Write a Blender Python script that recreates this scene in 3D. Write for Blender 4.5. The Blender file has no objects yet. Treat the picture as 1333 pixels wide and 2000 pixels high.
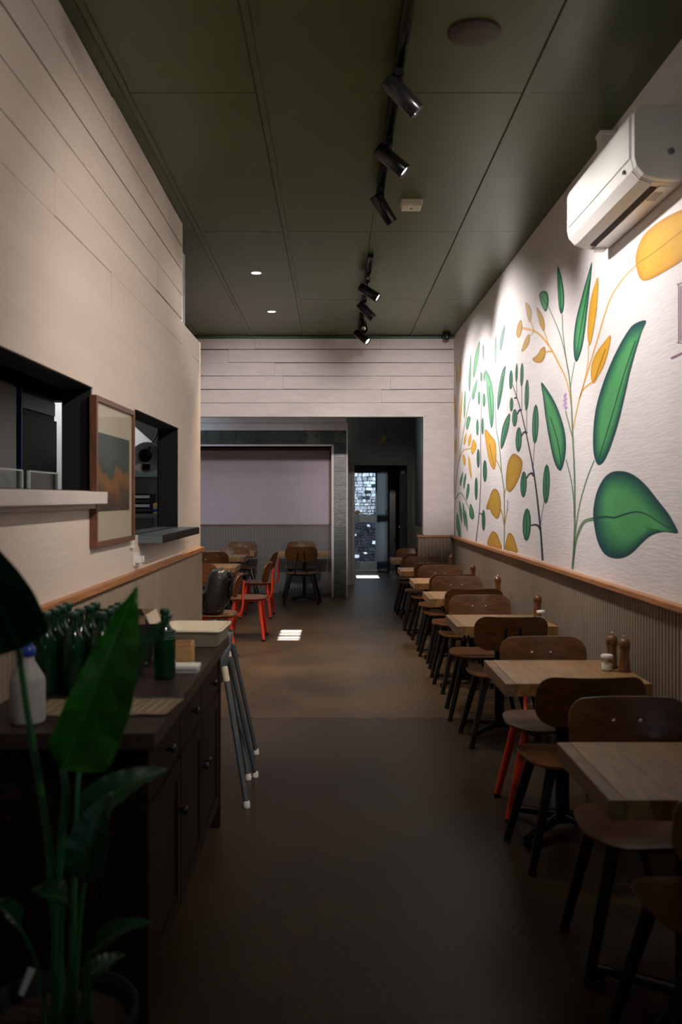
import bpy, bmesh, math, random
from mathutils import Vector, Matrix
C = bpy.context.scene
COL = C.collection
random.seed(7)
PI = math.pi
# ------------------------------------------------------------------ camera, world, exposure
F, VX, VY, HC = 1800.0, 654.0, 972.0, 1.58        # focal length and vanishing point in px of a 1333x2000 frame
cam = bpy.data.cameras.new('camera'); camo = bpy.data.objects.new('camera', cam); COL.objects.link(camo)
cam.sensor_fit = 'VERTICAL'; cam.sensor_height = 36.0; cam.lens = F / 2000 * 36
cam.shift_x = (666.5 - VX) / 2000; cam.shift_y = (VY - 1000) / 2000
camo.location = (0, 0, HC); camo.rotation_euler = (PI / 2, 0, 0)
cam.dof.use_dof = True; cam.dof.focus_distance = 8.5; cam.dof.aperture_fstop = 2.8
cam.clip_start = 0.05; cam.clip_end = 200
C.camera = camo
w = bpy.data.worlds.new('sky'); C.world = w; w.use_nodes = True
w.node_tree.nodes['Background'].inputs[0].default_value = (0.62, 0.80, 1.0, 1)
w.node_tree.nodes['Background'].inputs[1].default_value = 3.0
sun = bpy.data.lights.new('sun', 'SUN'); sun.energy = 45; sun.angle = math.radians(0.5); sun.color = (1, .95, .88)
suno = bpy.data.objects.new('sun', sun); COL.objects.link(suno)
suno.rotation_euler = (math.radians(-40), 0, 0)     # shines from the far end towards the camera, 50 degrees up
C.view_settings.view_transform = 'Standard'; C.view_settings.look = 'None'
C.view_settings.exposure = 0.0; C.view_settings.gamma = 1.0; C.view_settings.use_curve_mapping = False
SPOT_W, DOWN_W, WASH_W, HEAD_W = 130.0, 300.0, 210.0, 1150.0

# ------------------------------------------------------------------ mesh helpers
class MB:
    def __init__(s): s.v = []; s.f = []; s.sm = []; s.mi = []
    def add(s, vs, fs, smooth=False, mi=0):
        b = len(s.v); s.v += [tuple(p) for p in vs]
        for f in fs: s.f.append(tuple(b + i for i in f)); s.sm.append(smooth); s.mi.append(mi)
        return s
    def box(s, x0, x1, y0, y1, z0, z1, mi=0):
        vs = [(x, y, z) for x in (x0, x1) for y in (y0, y1) for z in (z0, z1)]
        return s.add(vs, [(0, 1, 3, 2), (4, 6, 7, 5), (0, 4, 5, 1), (2, 3, 7, 6), (0, 2, 6, 4), (1, 5, 7, 3)], False, mi)
    def hexa(s, p, mi=0):      # 8 corners: bottom ring 4, top ring 4
        return s.add(p, [(3, 2, 1, 0), (4, 5, 6, 7), (0, 1, 5, 4), (1, 2, 6, 5), (2, 3, 7, 6), (3, 0, 4, 7)], False, mi)
    def tube(s, pts, rad, n=10, cap=True, mi=0):
        pts = [Vector(p) for p in pts]
        if not isinstance(rad, (list, tuple)): rad = [rad] * len(pts)
        rings = []; up = None
        for i, p in enumerate(pts):
            t = (pts[min(i + 1, len(pts) - 1)] - pts[max(i - 1, 0)]).normalized()
            if up is None:
                up = Vector((0, 0, 1)) if abs(t.z) < .9 else Vector((1, 0, 0))
            a = t.cross(up).normalized(); up = a.cross(t).normalized()
            rings.append([p + (a * math.cos(2 * PI * k / n) + up * math.sin(2 * PI * k / n)) * rad[i] for k in range(n)])
        vs = [q for r in rings for q in r]
        fs = [(i * n + k, i * n + (k + 1) % n, (i + 1) * n + (k + 1) % n, (i + 1) * n + k) for i in range(len(pts) - 1) for k in range(n)]
        s.add(vs, fs, True, mi)
        if cap:
            s.add(rings[0], [tuple(range(n - 1, -1, -1))], False, mi); s.add(rings[-1], [tuple(range(n))], False, mi)
        return s
    def lathe(s, prof, n=20, o=(0, 0, 0), mi=0, M=None):
        vs = []
        for r, z in prof:
            for k in range(n):
                p = Vector((r * math.cos(2 * PI * k / n), r * math.sin(2 * PI * k / n), z))
                if M is not None: p = M @ p
                vs.append(p + Vector(o))
        fs = [(i * n + k, i * n + (k + 1) % n, (i + 1) * n + (k + 1) % n, (i + 1) * n + k) for i in range(len(prof) - 1) for k in range(n)]
        s.add(vs, fs, True, mi)
        if prof[0][0] > 1e-4: s.add(vs[:n], [tuple(range(n - 1, -1, -1))], False, mi)
        if prof[-1][0] > 1e-4: s.add(vs[-n:], [tuple(range(n))], False, mi)
        return s
    def plate(s, out, th, fn, rings=4, mi=0):
        """out: closed outline (u,v); th thickness; fn(u,v,w)->3d point"""
        n = len(out); cu = sum(p[0] for p in out) / n; cv = sum(p[1] for p in out) / n
        for side in (1, -1):
            vs = [fn(cu, cv, side * th / 2)]; fs = []
            for r in range(1, rings + 1):
                t = r / rings
                for u, v in out:
                    vs.append(fn(cu + (u - cu) * t, cv + (v - cv) * t, side * th / 2 * (1 if r < rings else .72)))
            for k in range(n): fs.append((0, 1 + k, 1 + (k + 1) % n))
            for r in range(rings - 1):
                for k in range(n):
                    a = 1 + r * n; b = a + n
                    fs.append((a + k, b + k, b + (k + 1) % n, a + (k + 1) % n))
            if side < 0: fs = [f[::-1] for f in fs]
            s.add(vs, fs, True, mi)
        ed = []
        for side in (.72, .25, -.25, -.72):
            g = 1 + (.006 if abs(side) < .5 else 0)
            ed += [fn(cu + (u - cu) * g, cv + (v - cv) * g, side * th / 2) for u, v in out]
        s.add(ed, [(j * n + k, (j + 1) * n + k, (j + 1) * n + (k + 1) % n, j * n + (k + 1) % n) for j in range(3) for k in range(n)], True, mi)
        return s
    def build(s, name, mats, parent=None, loc=None, bevel=0, smooth_all=False):
        me = bpy.data.meshes.new(name); me.from_pydata(s.v, [], s.f)
        if not isinstance(mats, (list, tuple)): mats = [mats]
        for m in mats: me.materials.append(m)
        me.polygons.foreach_set('use_smooth', [True] * len(s.f) if smooth_all else s.sm)
        me.polygons.foreach_set('material_index', s.mi)
        bm = bmesh.new(); bm.from_mesh(me)
        if bevel:
            bmesh.ops.remove_doubles(bm, verts=bm.verts, dist=1e-5)
            bmesh.ops.bevel(bm, geom=[e for e in bm.edges if e.is_manifold and e.calc_face_angle(0) > .6], offset=bevel, segments=2, profile=.7, affect='EDGES')
        bmesh.ops.recalc_face_normals(bm, faces=bm.faces)
        bm.to_mesh(me); bm.free(); me.update()
        o = bpy.data.objects.new(name, me); COL.objects.link(o)
        if parent is not None: o.parent = parent
        if loc is not None: o.location = loc
        return o
def smoothline(pts, n=6):
    P = [Vector(p) for p in pts]; out = []
    for i in range(len(P) - 1):
        p0 = P[max(i - 1, 0)]; p1 = P[i]; p2 = P[i + 1]; p3 = P[min(i + 2, len(P) - 1)]
        for k in range(n):
            t = k / n
            out.append(.5 * ((2 * p1) + (p2 - p0) * t + (2 * p0 - 5 * p1 + 4 * p2 - p3) * t * t + (3 * p1 - p0 - 3 * p2 + p3) * t ** 3))
    out.append(P[-1]); return out
def tag(o, label=None, cat=None, group=None, kind=None):
    for k, v in (('label', label), ('category', cat), ('group', group), ('kind', kind)):
        if v: o[k] = v
    return o
def thing(name, label, cat, loc=(0, 0, 0), rz=0, group=None):
    o = bpy.data.objects.new(name, None); COL.objects.link(o); o.empty_display_size = .05
    o.location = loc; o.rotation_euler = (0, 0, rz); return tag(o, label, cat, group)
def structure(name, loc=(0, 0, 0)):
    o = bpy.data.objects.new(name, None); COL.objects.link(o); o.location = loc; o['kind'] = 'structure'; return o
def kids(o): return [c for c in bpy.data.objects if c.parent == o]
def copy_tree(root, loc, rz=0, label=None, group=None, sc=1.0):
    r = root.copy(); COL.objects.link(r); r.location = loc; r.rotation_euler = (0, 0, rz); r.scale = (sc, sc, sc)
    if label: r['label'] = label
    if group: r['group'] = group
    for c in kids(root):
        d = c.copy(); COL.objects.link(d); d.parent = r
        for g in kids(c):
            e = g.copy(); COL.objects.link(e); e.parent = d
    return r
def P(px, py, Z): return Vector(((px - VX) * Z / F, Z, HC - (py - VY) * Z / F))

# ------------------------------------------------------------------ materials
def nodes(name):
    m = bpy.data.materials.new(name); m.use_nodes = True; nt = m.node_tree
    return m, nt, nt.nodes['Principled BSDF']
def N(nt, t, **kw):
    n = nt.nodes.new(t)
    for k, v in kw.items():
        if k in n.inputs.keys(): n.inputs[k].default_value = v
        else: setattr(n, k, v)
    return n
def mat(name, col, rough=.5, metal=0, var=.12, scale=6, bump=0, bscale=60, stretch=None, spec=None, trans=0, ior=1.45, emit=None, es=0, rv=0, col2=None, coat=0):
    """noise-mottled principled material; stretch scales object coordinates for grain"""
    m, nt, b = nodes(name); L = nt.links
    tc = N(nt, 'ShaderNodeTexCoord'); mp = N(nt, 'ShaderNodeMapping'); L.new(tc.outputs['Object'], mp.inputs[0])
    if stretch: mp.inputs['Scale'].default_value = stretch
    nz = N(nt, 'ShaderNodeTexNoise', Scale=scale, Detail=6.0, Roughness=.62); L.new(mp.outputs[0], nz.inputs['Vector'])
    rp = N(nt, 'ShaderNodeValToRGB'); c2 = col2 or tuple(min(1, c * (1 + var)) for c in col); c1 = tuple(c * (1 - var) for c in col)
    rp.color_ramp.elements[0].color = (*c1, 1); rp.color_ramp.elements[0].position = .32
    rp.color_ramp.elements[1].color = (*c2, 1); rp.color_ramp.elements[1].position = .68
    L.new(nz.outputs['Fac'], rp.inputs[0]); L.new(rp.outputs[0], b.inputs['Base Color'])
    b.inputs['Roughness'].default_value = rough; b.inputs['Metallic'].default_value = metal
    if rv:
        mr = N(nt, 'ShaderNodeMapRange'); mr.inputs[3].default_value = rough - rv; mr.inputs[4].default_value = rough + rv
        L.new(nz.outputs['Fac'], mr.inputs[0]); L.new(mr.outputs[0], b.inputs['Roughness'])
    if spec is not None: b.inputs['Specular IOR Level'].default_value = spec
    if coat: b.inputs['Coat Weight'].default_value = coat; b.inputs['Coat Roughness'].default_value = .12
    if trans: b.inputs['Transmission Weight'].default_value = trans; b.inputs['IOR'].default_value = ior
    if emit: b.inputs['Emission Color'].default_value = (*emit, 1); b.inputs['Emission Strength'].default_value = es
    if bump:
        n2 = N(nt, 'ShaderNodeTexNoise', Scale=bscale, Detail=4.0); L.new(mp.outputs[0], n2.inputs['Vector'])
        bp = N(nt, 'ShaderNodeBump', Strength=bump, Distance=.01); L.new(n2.outputs['Fac'], bp.inputs['Height']); L.new(bp.outputs[0], b.inputs['Normal'])
    return m
M = {}
M['white'] = mat('white_paint', (.66, .60, .57), .6, var=.06, scale=3, bump=.15, bscale=30)
M['wallwhite'] = mat('mural_wall_paint', (.80, .765, .76), .55, var=.04, scale=4, bump=.25, bscale=9, stretch=(1, 1, 9))
M['header'] = mat('header_board_paint', (.70, .63, .62), .5, var=.07, scale=5, bump=.2, bscale=25, stretch=(1, 1, 4))
M['cream'] = mat('cream_board_paint', (.68, .59, .52), .55, var=.06, scale=2.5, bump=.2, bscale=18, stretch=(1, .3, 2))
M['gap'] = mat('dark_gap', (.025, .02, .018), .9)
M['green'] = mat('green_ceiling_paint', (.058, .080, .018), .34, spec=.3, var=.10, scale=1.3, bump=.12, bscale=3, rv=.05, stretch=(.5, 2.2, 1))
M['greend'] = mat('dark_green_cornice', (.03, .10, .06), .4)
M['concrete'] = None
M['corr'] = mat('taupe_corrugated_sheet', (.30, .235, .175), .5, var=.08, scale=3)
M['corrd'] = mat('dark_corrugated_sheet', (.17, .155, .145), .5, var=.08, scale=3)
M['rail'] = mat('rail_timber', (.42, .185, .07), .4, var=.3, scale=9, stretch=(8, .5, 8), rv=.08)
M['black'] = mat('black_paint', (.006, .006, .007), .5, spec=.15, var=.2)
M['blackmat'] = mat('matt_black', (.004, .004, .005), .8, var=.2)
M['blackmetal'] = mat('black_powder_coat', (.018, .018, .020), .2, metal=.3, var=.2)
M['red'] = mat('red_powder_coat', (.66, .045, .014), .33, var=.12)
M['teal'] = mat('teal_powder_coat', (.02, .16, .19), .35, var=.12)
M['chrome'] = mat('chrome', (.85, .85, .86), .12, metal=1, var=.03)
M['steel'] = mat('brushed_steel', (.42, .42, .43), .35, metal=.9, var=.1)
M['seatwood'] = mat('walnut_plywood', (.120, .046, .012), .36, var=.45, scale=7, stretch=(1, 5, 9), rv=.06, coat=.15)
M['plyedge'] = mat('lighter_plywood', (.27, .11, .04), .32, var=.35, scale=7, stretch=(1, 5, 9), coat=.4)
M['tabletop'] = mat('oak_table_top', (.30, .160, .055), .42, var=.42, scale=5, stretch=(9, 1.2, 3), rv=.1)
M['tabledge'] = mat('oak_table_edge', (.22, .13, .065), .5, var=.35, scale=6, stretch=(1.5, 1.5, 14))
M['cabinet'] = mat('dark_walnut_cabinet', (.012, .007, .005), .5, spec=.12, var=.4, scale=6, stretch=(6, 1, 6), rv=.08)
M['cabtop'] = mat('dark_walnut_top', (.030, .019, .016), .45, spec=.35, var=.35, scale=6, stretch=(8, 1, 6), rv=.08)
M['tile'] = [mat('slate_green_tile', (.055, .07, .060), .32, var=.3, scale=9, bump=.2, rv=.1), mat('pale_slate_tile', (.10, .11, .09), .3, var=.45, scale=14, bump=.3, rv=.1), mat('dark_slate_tile', (.04, .052, .047), .35, var=.3, scale=8, bump=.2, rv=.1)]
M['pink'] = mat('mauve_panel_paint', (.43, .36, .41), .6, var=.03)
M['brownframe'] = mat('red_brown_trim', (.12, .045, .03), .45, var=.2)
M['hall'] = mat('sage_hall_paint', (.15, .165, .145), .55, var=.1, scale=1.5)
M['hallframe'] = mat('grey_door_frame_paint', (.12, .115, .095), .5, var=.1)
M['dark'] = mat('dark_door_paint', (.010, .014, .020), .22, var=.2)
M['glassedge'] = mat('pale_glass_edge', (.40, .52, .48), .3)
M['doormatt'] = mat('matt_blue_black_paint', (.014, .020, .026), .6)
M['alu'] = mat('blue_grey_aluminium', (.12, .16, .17), .4, metal=.2, var=.1)
M['plastic'] = mat('white_plastic', (.78, .77, .74), .35, var=.03)
M['acwhite'] = mat('air_conditioner_plastic', (.80, .79, .75), .28, var=.02)
M['creamplastic'] = mat('cream_plastic', (.62, .56, .42), .4, var=.05)
M['greyplastic'] = mat('grey_plastic_tray', (.35, .36, .38), .4, var=.05)
M['tube'] = mat('grey_blue_metal_tube', (.13, .16, .18), .32, metal=.5, var=.12)
def pane(name, col):
    m, nt, b = nodes(name); L = nt.links; t = N(nt, 'ShaderNodeBsdfTransparent'); t.inputs[0].default_value = (*col, 1); g = N(nt, 'ShaderNodeBsdfGlossy'); g.inputs['Roughness'].default_value = .03
    lw_ = N(nt, 'ShaderNodeLayerWeight'); lw_.inputs[0].default_value = .5; pw = N(nt, 'ShaderNodeMath', operation='POWER'); L.new(lw_.outputs['Facing'], pw.inputs[0]); pw.inputs[1].default_value = 5; f = N(nt, 'ShaderNodeMath', operation='MULTIPLY_ADD'); L.new(pw.outputs[0], f.inputs[0]); f.inputs[1].default_value = .3; f.inputs[2].default_value = .035; x = N(nt, 'ShaderNodeMixShader'); L.new(f.outputs[0], x.inputs[0]); L.new(t.outputs[0], x.inputs[1]); L.new(g.outputs[0], x.inputs[2])
    L.new(x.outputs[0], nt.nodes['Material Output'].inputs[0]); return m
M['clear'] = pane('clear_glass', (.95, .98, .97))
M['greenglass'] = mat('dark_green_glass', (.005, .060, .022), .10, trans=.55, ior=1.45, var=.1)
M['bottlecap'] = mat('dark_green_bottle_collar', (.005, .045, .022), .4, var=.1)
M['frost'] = mat('frosted_plastic', (.5, .5, .5), .4, trans=.35, ior=1.3, var=.04)
M['bluecap'] = mat('blue_plastic', (.01, .045, .33), .35, var=.1)
M['card'] = mat('brown_cardboard', (.26, .17, .10), .75, var=.12, scale=8)
M['cardin'] = mat('pale_cardboard', (.5, .42, .32), .75, var=.1, scale=8)
M['boxwood'] = mat('pine_box_wood', (.42, .24, .10), .5, var=.25, scale=8, stretch=(2, 2, 9))
M['paper'] = mat('kraft_paper', (.22, .175, .11), .7, var=.12, scale=5)
M['frame'] = mat('picture_frame_wood', (.14, .055, .030), .4, var=.3, scale=8, stretch=(6, 2, 2))
M['mount'] = mat('picture_mount', (.64, .51, .40), .6, var=.04)
M['mill'] = mat('pepper_mill_wood', (.165, .062, .016), .28, var=.35, scale=10, stretch=(6, 6, 1), coat=.5)
M['salt'] = mat('salt_grains', (.75, .68, .55), .7, var=.1, scale=60)
M['leather'] = mat('black_bag_leather', (.012, .013, .016), .35, var=.2, bump=.3, bscale=60)
M['pot'] = mat('black_plastic_pot', (.008, .008, .009), .7, spec=.15)
M['soil'] = mat('dark_potting_soil', (.02, .012, .008), .95, var=.5, scale=40, bump=.6, bscale=40)
M['petiole'] = mat('plant_stem_green', (.022, .13, .035), .4, var=.2)
M['speaker'] = mat('brown_speaker_grille', (.035, .018, .012), .6, var=.2, scale=90)
M['bulb'] = mat('lamp_lens', (1, .96, .9), .3, emit=(1, .95, .86), es=14)
M['lensoff'] = mat('lamp_reflector', (.5, .48, .5), .15, metal=1, var=.25, scale=60)
M['downl'] = mat('downlight_diffuser', (1, .93, .82), .4, emit=(1, .90, .76), es=7)
M['mauve'] = mat('mauve_wall_lettering', (.30, .13, .24), .6, var=.06)
M['gold'] = mat('faded_gold', (.42, .30, .05), .5, var=.2)
M['kitchen'] = mat('kitchen_pale_wall', (.55, .54, .52), .5, var=.05)
M['cratebk'] = mat('black_crate', (.015, .015, .018), .5)
M['stone'] = [mat('pale_rubble_stone', (.42, .40, .42), .8, var=.6, scale=7, bump=.6, bscale=14), mat('dark_rubble_stone', (.022, .022, .03), .85, var=.8, scale=8, bump=.6, bscale=14), mat('white_rubble_stone', (.75, .74, .78), .8, var=.35, scale=9, bump=.5, bscale=14)]
M['mortar'] = mat('stone_mortar', (.10, .10, .11), .9, var=.3)
def concrete(name, c1, c2, bstr, fine, ra, rb_):
    m, nt, b = nodes(name); L = nt.links
    tc = N(nt, 'ShaderNodeTexCoord')
    n1 = N(nt, 'ShaderNodeTexNoise', Scale=1.1, Detail=9.0, Roughness=.7); n2 = N(nt, 'ShaderNodeTexNoise', Scale=fine, Detail=4.0)
    n3 = N(nt, 'ShaderNodeTexVoronoi', Scale=95.0); cr = N(nt, 'ShaderNodeTexVoronoi', Scale=.8, feature='DISTANCE_TO_EDGE')
    for n in (n1, n2, n3): L.new(tc.outputs['Object'], n.inputs['Vector'])
    nd = N(nt, 'ShaderNodeTexNoise', Scale=2.5, Detail=5.0); mx = N(nt, 'ShaderNodeMixRGB'); mx.inputs[0].default_value = .25
    L.new(tc.outputs['Object'], nd.inputs['Vector']); L.new(tc.outputs['Object'], mx.inputs[1]); L.new(nd.outputs['Color'], mx.inputs[2]); L.new(mx.outputs[0], cr.inputs['Vector'])
    r1 = N(nt, 'ShaderNodeValToRGB'); r1.color_ramp.elements[0].color = (*c1, 1); r1.color_ramp.elements[1].color = (*c2, 1)
    r1.color_ramp.elements[0].position = .33; r1.color_ramp.elements[1].position = .70; L.new(n1.outputs['Fac'], r1.inputs[0])
    r2 = N(nt, 'ShaderNodeValToRGB'); r2.color_ramp.elements[0].color = (.62, .6, .58, 1); r2.color_ramp.elements[1].color = (1.35, 1.3, 1.2, 1)
    r2.color_ramp.elements[0].position = .35; r2.color_ramp.elements[1].position = .7; L.new(n2.outputs['Fac'], r2.inputs[0])
    mu = N(nt, 'ShaderNodeMixRGB', blend_type='MULTIPLY'); mu.inputs[0].default_value = 1; L.new(r1.outputs[0], mu.inputs[1]); L.new(r2.outputs[0], mu.inputs[2])
    rc = N(nt, 'ShaderNodeValToRGB'); rc.color_ramp.elements[0].color = (.35, .32, .3, 1); rc.color_ramp.elements[1].color = (1, 1, 1, 1); rc.color_ramp.elements[1].position = .008
    L.new(cr.outputs['Distance'], rc.inputs[0]); m3 = N(nt, 'ShaderNodeMixRGB', blend_type='MULTIPLY'); m3.inputs[0].default_value = .6
    L.new(mu.outputs[0], m3.inputs[1]); L.new(rc.outputs[0], m3.inputs[2]); L.new(m3.outputs[0], b.inputs['Base Color']); b.inputs['Specular IOR Level'].default_value = .3
    mr = N(nt, 'ShaderNodeMapRange'); mr.inputs[3].default_value = ra; mr.inputs[4].default_value = rb_; L.new(n1.outputs['Fac'], mr.inputs[0]); L.new(mr.outputs[0], b.inputs['Roughness'])
    bp = N(nt, 'ShaderNodeBump', Strength=bstr, Distance=.006); L.new(n2.outputs['Fac'], bp.inputs['Height']); L.new(bp.outputs[0], b.inputs['Normal'])
    return m
M['concrete'] = concrete('polished_brown_concrete', (.021, .0135, .008), (.056, .036, .020), .12, 60.0, .30, .50)
M['rough'] = concrete('worn_aggregate_concrete', (.040, .025, .0125), (.125, .080, .040), .9, 42.0, .26, .42)
def vcol(name, rough=.5, dark=(.0, .0, .0)):
    m, nt, b = nodes(name); a = N(nt, 'ShaderNodeVertexColor'); a.layer_name = 'paint'
    nz = N(nt, 'ShaderNodeTexNoise', Scale=14.0, Detail=5.0); tc = N(nt, 'ShaderNodeTexCoord'); nt.links.new(tc.outputs['Object'], nz.inputs['Vector'])
    mr = N(nt, 'ShaderNodeMapRange'); mr.inputs[3].default_value = .86; mr.inputs[4].default_value = 1.12; nt.links.new(nz.outputs['Fac'], mr.inputs[0])
    mu = N(nt, 'ShaderNodeMixRGB', blend_type='MULTIPLY'); mu.inputs[0].default_value = 1; nt.links.new(a.outputs[0], mu.inputs[1]); nt.links.new(mr.outputs[0], mu.inputs[2])
    nt.links.new(mu.outputs[0], b.inputs['Base Color']); b.inputs['Roughness'].default_value = rough; return m
M['mural'] = vcol('mural_paint', .55)
def leafmat(name, c1, c2):
    m, nt, b = nodes(name); L = nt.links; tc = N(nt, 'ShaderNodeTexCoord'); wv = N(nt, 'ShaderNodeTexWave', Scale=9.0, Distortion=1.5, Detail=2.0)
    wv.bands_direction = 'Z'; L.new(tc.outputs['Object'], wv.inputs['Vector'])
    r = N(nt, 'ShaderNodeValToRGB'); r.color_ramp.elements[0].color = (*c1, 1); r.color_ramp.elements[1].color = (*c2, 1); L.new(wv.outputs['Fac'], r.inputs[0])
    L.new(r.outputs[0], b.inputs['Base Color']); b.inputs['Roughness'].default_value = .42; b.inputs['Subsurface Weight'].default_value = 0
    b.inputs['Transmission Weight'].default_value = 0
    tr = N(nt, 'ShaderNodeBsdfTranslucent'); tr.inputs[0].default_value = (*[min(1, c * 2.2) for c in c2], 1); ms = N(nt, 'ShaderNodeMixShader'); ms.inputs[0].default_value = .3
    L.new(b.outputs[0], ms.inputs[1]); L.new(tr.outputs[0], ms.inputs[2]); L.new(ms.outputs[0], nt.nodes['Material Output'].inputs[0]); return m
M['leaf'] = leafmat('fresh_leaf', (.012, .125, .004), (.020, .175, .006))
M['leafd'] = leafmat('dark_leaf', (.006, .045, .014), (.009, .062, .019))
M['midrib'] = mat('leaf_midrib', (.035, .13, .025), .4)

# ------------------------------------------------------------------ setting
XL = -1.12
def XR(z): return 1.548 - .00469 * z
ZH, ZP, ZE = 11.52, 14.6, 16.7                     # header wall, tiled pier wall, hall end wall
CEIL = 3.6
fl = MB().box(-5, 3, -3.2, 6.596, -.2, 0).build('floor', M['concrete']); tag(fl, kind='structure')
tag(MB().box(-5, 3, 6.604, 24.5, -.2, 0).box(-5, 3, 6.59, 6.61, -.2, -.006).build('floor', M['rough']), kind='structure')
ce = MB().box(-4.2, 1.75, -3.2, ZH + .12, CEIL + .022, CEIL + .14).build('ceiling', M['greend']); tag(ce, kind='structure')
cols = [-4.2, -3.05, -2.385, -1.722, -1.059, -.392, .275, .937, 1.68]
rows = [-3.2, -1.4, -.2, 1.0, 2.2, 3.4, 4.6, 5.8, 7.0, 8.2, 9.4, 10.6, ZH + .1]
for i in range(len(cols) - 1):
    for j in range(len(rows) - 1):
        g = .0015; dz = random.uniform(0, .002)
        MB().box(cols[i] + g, cols[i + 1] - g, rows[j] + g, rows[j + 1] - g, CEIL + dz, CEIL + .022).build('ceiling_panel', M['green'], ce)
for x in (-1.722, -1.059, -.392, .937):            # raised cover strips along the panel joints
    MB().box(x + .006, x + .036, -3.1, ZH, CEIL - .006, CEIL + .0005).build('cover_strip', M['green'], ce)
tag(MB().box(-4, XR(ZH) - .005, ZH - .03, ZH, CEIL - .035, CEIL - .008).build('trim_1', M['greend']), kind='structure')

def corrugated(p0, p1, z0, z1, m, name, parent, pitch=.042, amp=.007):
    """sheet from p0 to p1 (plan points); ribs stick out to the left of the direction p0->p1"""
    a, b = Vector((*p0, 0)), Vector((*p1, 0)); L = (b - a).length; t = (b - a) / L; nrm = Vector((-t.y, t.x, 0))
    prof = []; k = int(L / pitch); pt = L / k
    for i in range(k):
        for q, h in ((0, 0), (.22, 0), (.34, 1), (.66, 1), (.78, 0)): prof.append(((i + q) * pt, h * amp))
    prof.append((L, 0)); vs = []
    for d, h in prof:
        q = a + t * d + nrm * h; vs += [(q.x, q.y, z0), (q.x, q.y, z1)]
    return MB().add(vs, [(2 * i, 2 * i + 2, 2 * i + 3, 2 * i + 1) for i in range(len(prof) - 1)]).build(name, m, parent)

def planks(parent, x0, x1, z0, z1, place, m, pitch=.165, tight=.35, depth=.018, holes=()):
    """boards running along u in [x0,x1]; place(u, z, d)->point, d = proud depth"""
    nrow = max(1, round((z1 - z0) / pitch)); ph = (z1 - z0) / nrow
    for r in range(nrow):
        u = x0; za = z0 + r * ph; zb = za + ph
        while u < x1 - .01:
            ln = random.uniform(1.3, 3.2); v = min(x1, u + ln)
            if x1 - v < .5: v = x1
            def g(): return .0006 if random.random() < tight else random.uniform(.002, .008)
            ga, gb, gc, gd = g(), g(), g(), g(); e = .0012; d = depth + random.uniform(-.0025, .0015)
            lo0, lo1, hi0, hi1 = za + ga, za + gb, zb - gc, zb - gd
            if r == 0: lo0 = lo1 = za
            p = [place(u + e, lo0, 0), place(v - e, lo1, 0), place(v - e, lo1, d), place(u + e, lo0, d),
                 place(u + e, hi0, 0), place(v - e, hi1, 0), place(v - e, hi1, d), place(u + e, hi0, d)]
            MB().hexa(p).build('plank', m, parent); u = v

# ---- left wall: plaster below, painted boards above 2.53, two servery openings
O1, O2 = (2.3, 4.235, 1.61, 2.085), (5.16, 6.57, 1.37, 2.073)
ZU, ZW, TW = 6.78, 7.67, .13                        # end of the full-height part, end of wall, thickness
wl = structure('wall_left'); B = MB(); xa, xb = XL - TW, XL
def lw(y0, y1, z0, z1): B.box(xa, xb, y0, y1, z0, z1)
BT = 2.53
lw(-3.2, O1[0], 0, BT); lw(O1[0], O1[1], 0, O1[2]); lw(O1[0], O1[1], O1[3], BT); lw(O1[1], O2[0], 0, BT)
lw(O2[0], O2[1], 0, O2[2]); lw(O2[0], O2[1], O2[3], BT); lw(O2[1], ZW, 0, BT)
B.build('plaster', M['cream'], wl)
MB().box(xa, xb - .018, -3.2, ZU, BT, CEIL).box(xa, xb - .018, ZU, ZW, BT, 2.87).build('backing', M['gap'], wl)
random.seed(11)
pl = lambda u, z, d: (XL - .018 + d, u, z)
planks(wl, -3.2, ZU, BT, CEIL, pl, M['cream'], tight=.5)
planks(wl, ZU, ZW, BT, 2.87, pl, M['cream'], tight=.5)
MB().box(xa, XL + .001, ZU - .012, ZU + .002, 2.872, CEIL).build('end_board', M['cream'], wl)
MB().box(xa, XL + .001, ZW, ZW + .012, 1.16, 2.872).build('end_board', M['cream'], wl)
corrugated((XL + .004, 4.0 - 7), (XL + .004, ZW + .012), 0, 1.13, M['corr'], 'corrugated_panel', wl, amp=-.007) if False else corrugated((XL + .004, ZW + .012), (XL + .004, -3.0), 0, 1.14, M['corr'], 'corrugated_panel', wl, amp=.007)
MB().box(XL - TW, XL + .012, ZW + .012, ZW + .03, 0, 1.14).build('end_panel', M['corr'], wl)
tag(MB().box(XL, XL + .034, -3.0, ZW + .035, 1.14, 1.172).build('trim_2', M['rail'], bevel=.003), kind='structure')
# window_1 lining, casing and deep sill
def lining(name, O, sill_dark):
    e = structure(name); y0, y1, z0, z1 = O; t = .004; xi, xo = xa - .004, xb + .001
    MB().box(xi, xo, y1 - t, y1, z0, z1).box(xi, xo, y0, y0 + t, z0, z1).build('jamb_lining', M['blackmat'], e)
    MB().box(xi, xo, y0, y1, z1 - t, z1).build('head_lining', M['blackmat'], e)
    MB().box(xi, xo, y0, y1, z0, z0 + t).build('sill_lining', M['blackmat'], e)
    MB().box(xb, xb + .010, y0 - .02, y1 + .022, z1, z1 + .018).build('head_casing', M['cream'], e, bevel=.002)
    MB().box(xb, xb + .008, y1, y1 + .018, z0, z1).build('side_casing', M['white'], e, bevel=.002)
    return e
w1 = lining('window_1', O1, 0)
MB().box(XL - .02, XL + .085, 2.2, 4.20, 1.553, 1.606).build('sill', M['white'], w1, bevel=.003)
MB().box(XL, XL + .03, 2.2, 4.235, 1.53, 1.552).build('sill_moulding', M['cream'], w1, bevel=.003)
w2 = lining('window_2', O2, 1)
sh = thing('servery_shelf', 'dark slab shelf with worn metal top under the second wall opening', 'shelf', (XL, 5.95, 1.318))
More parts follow.
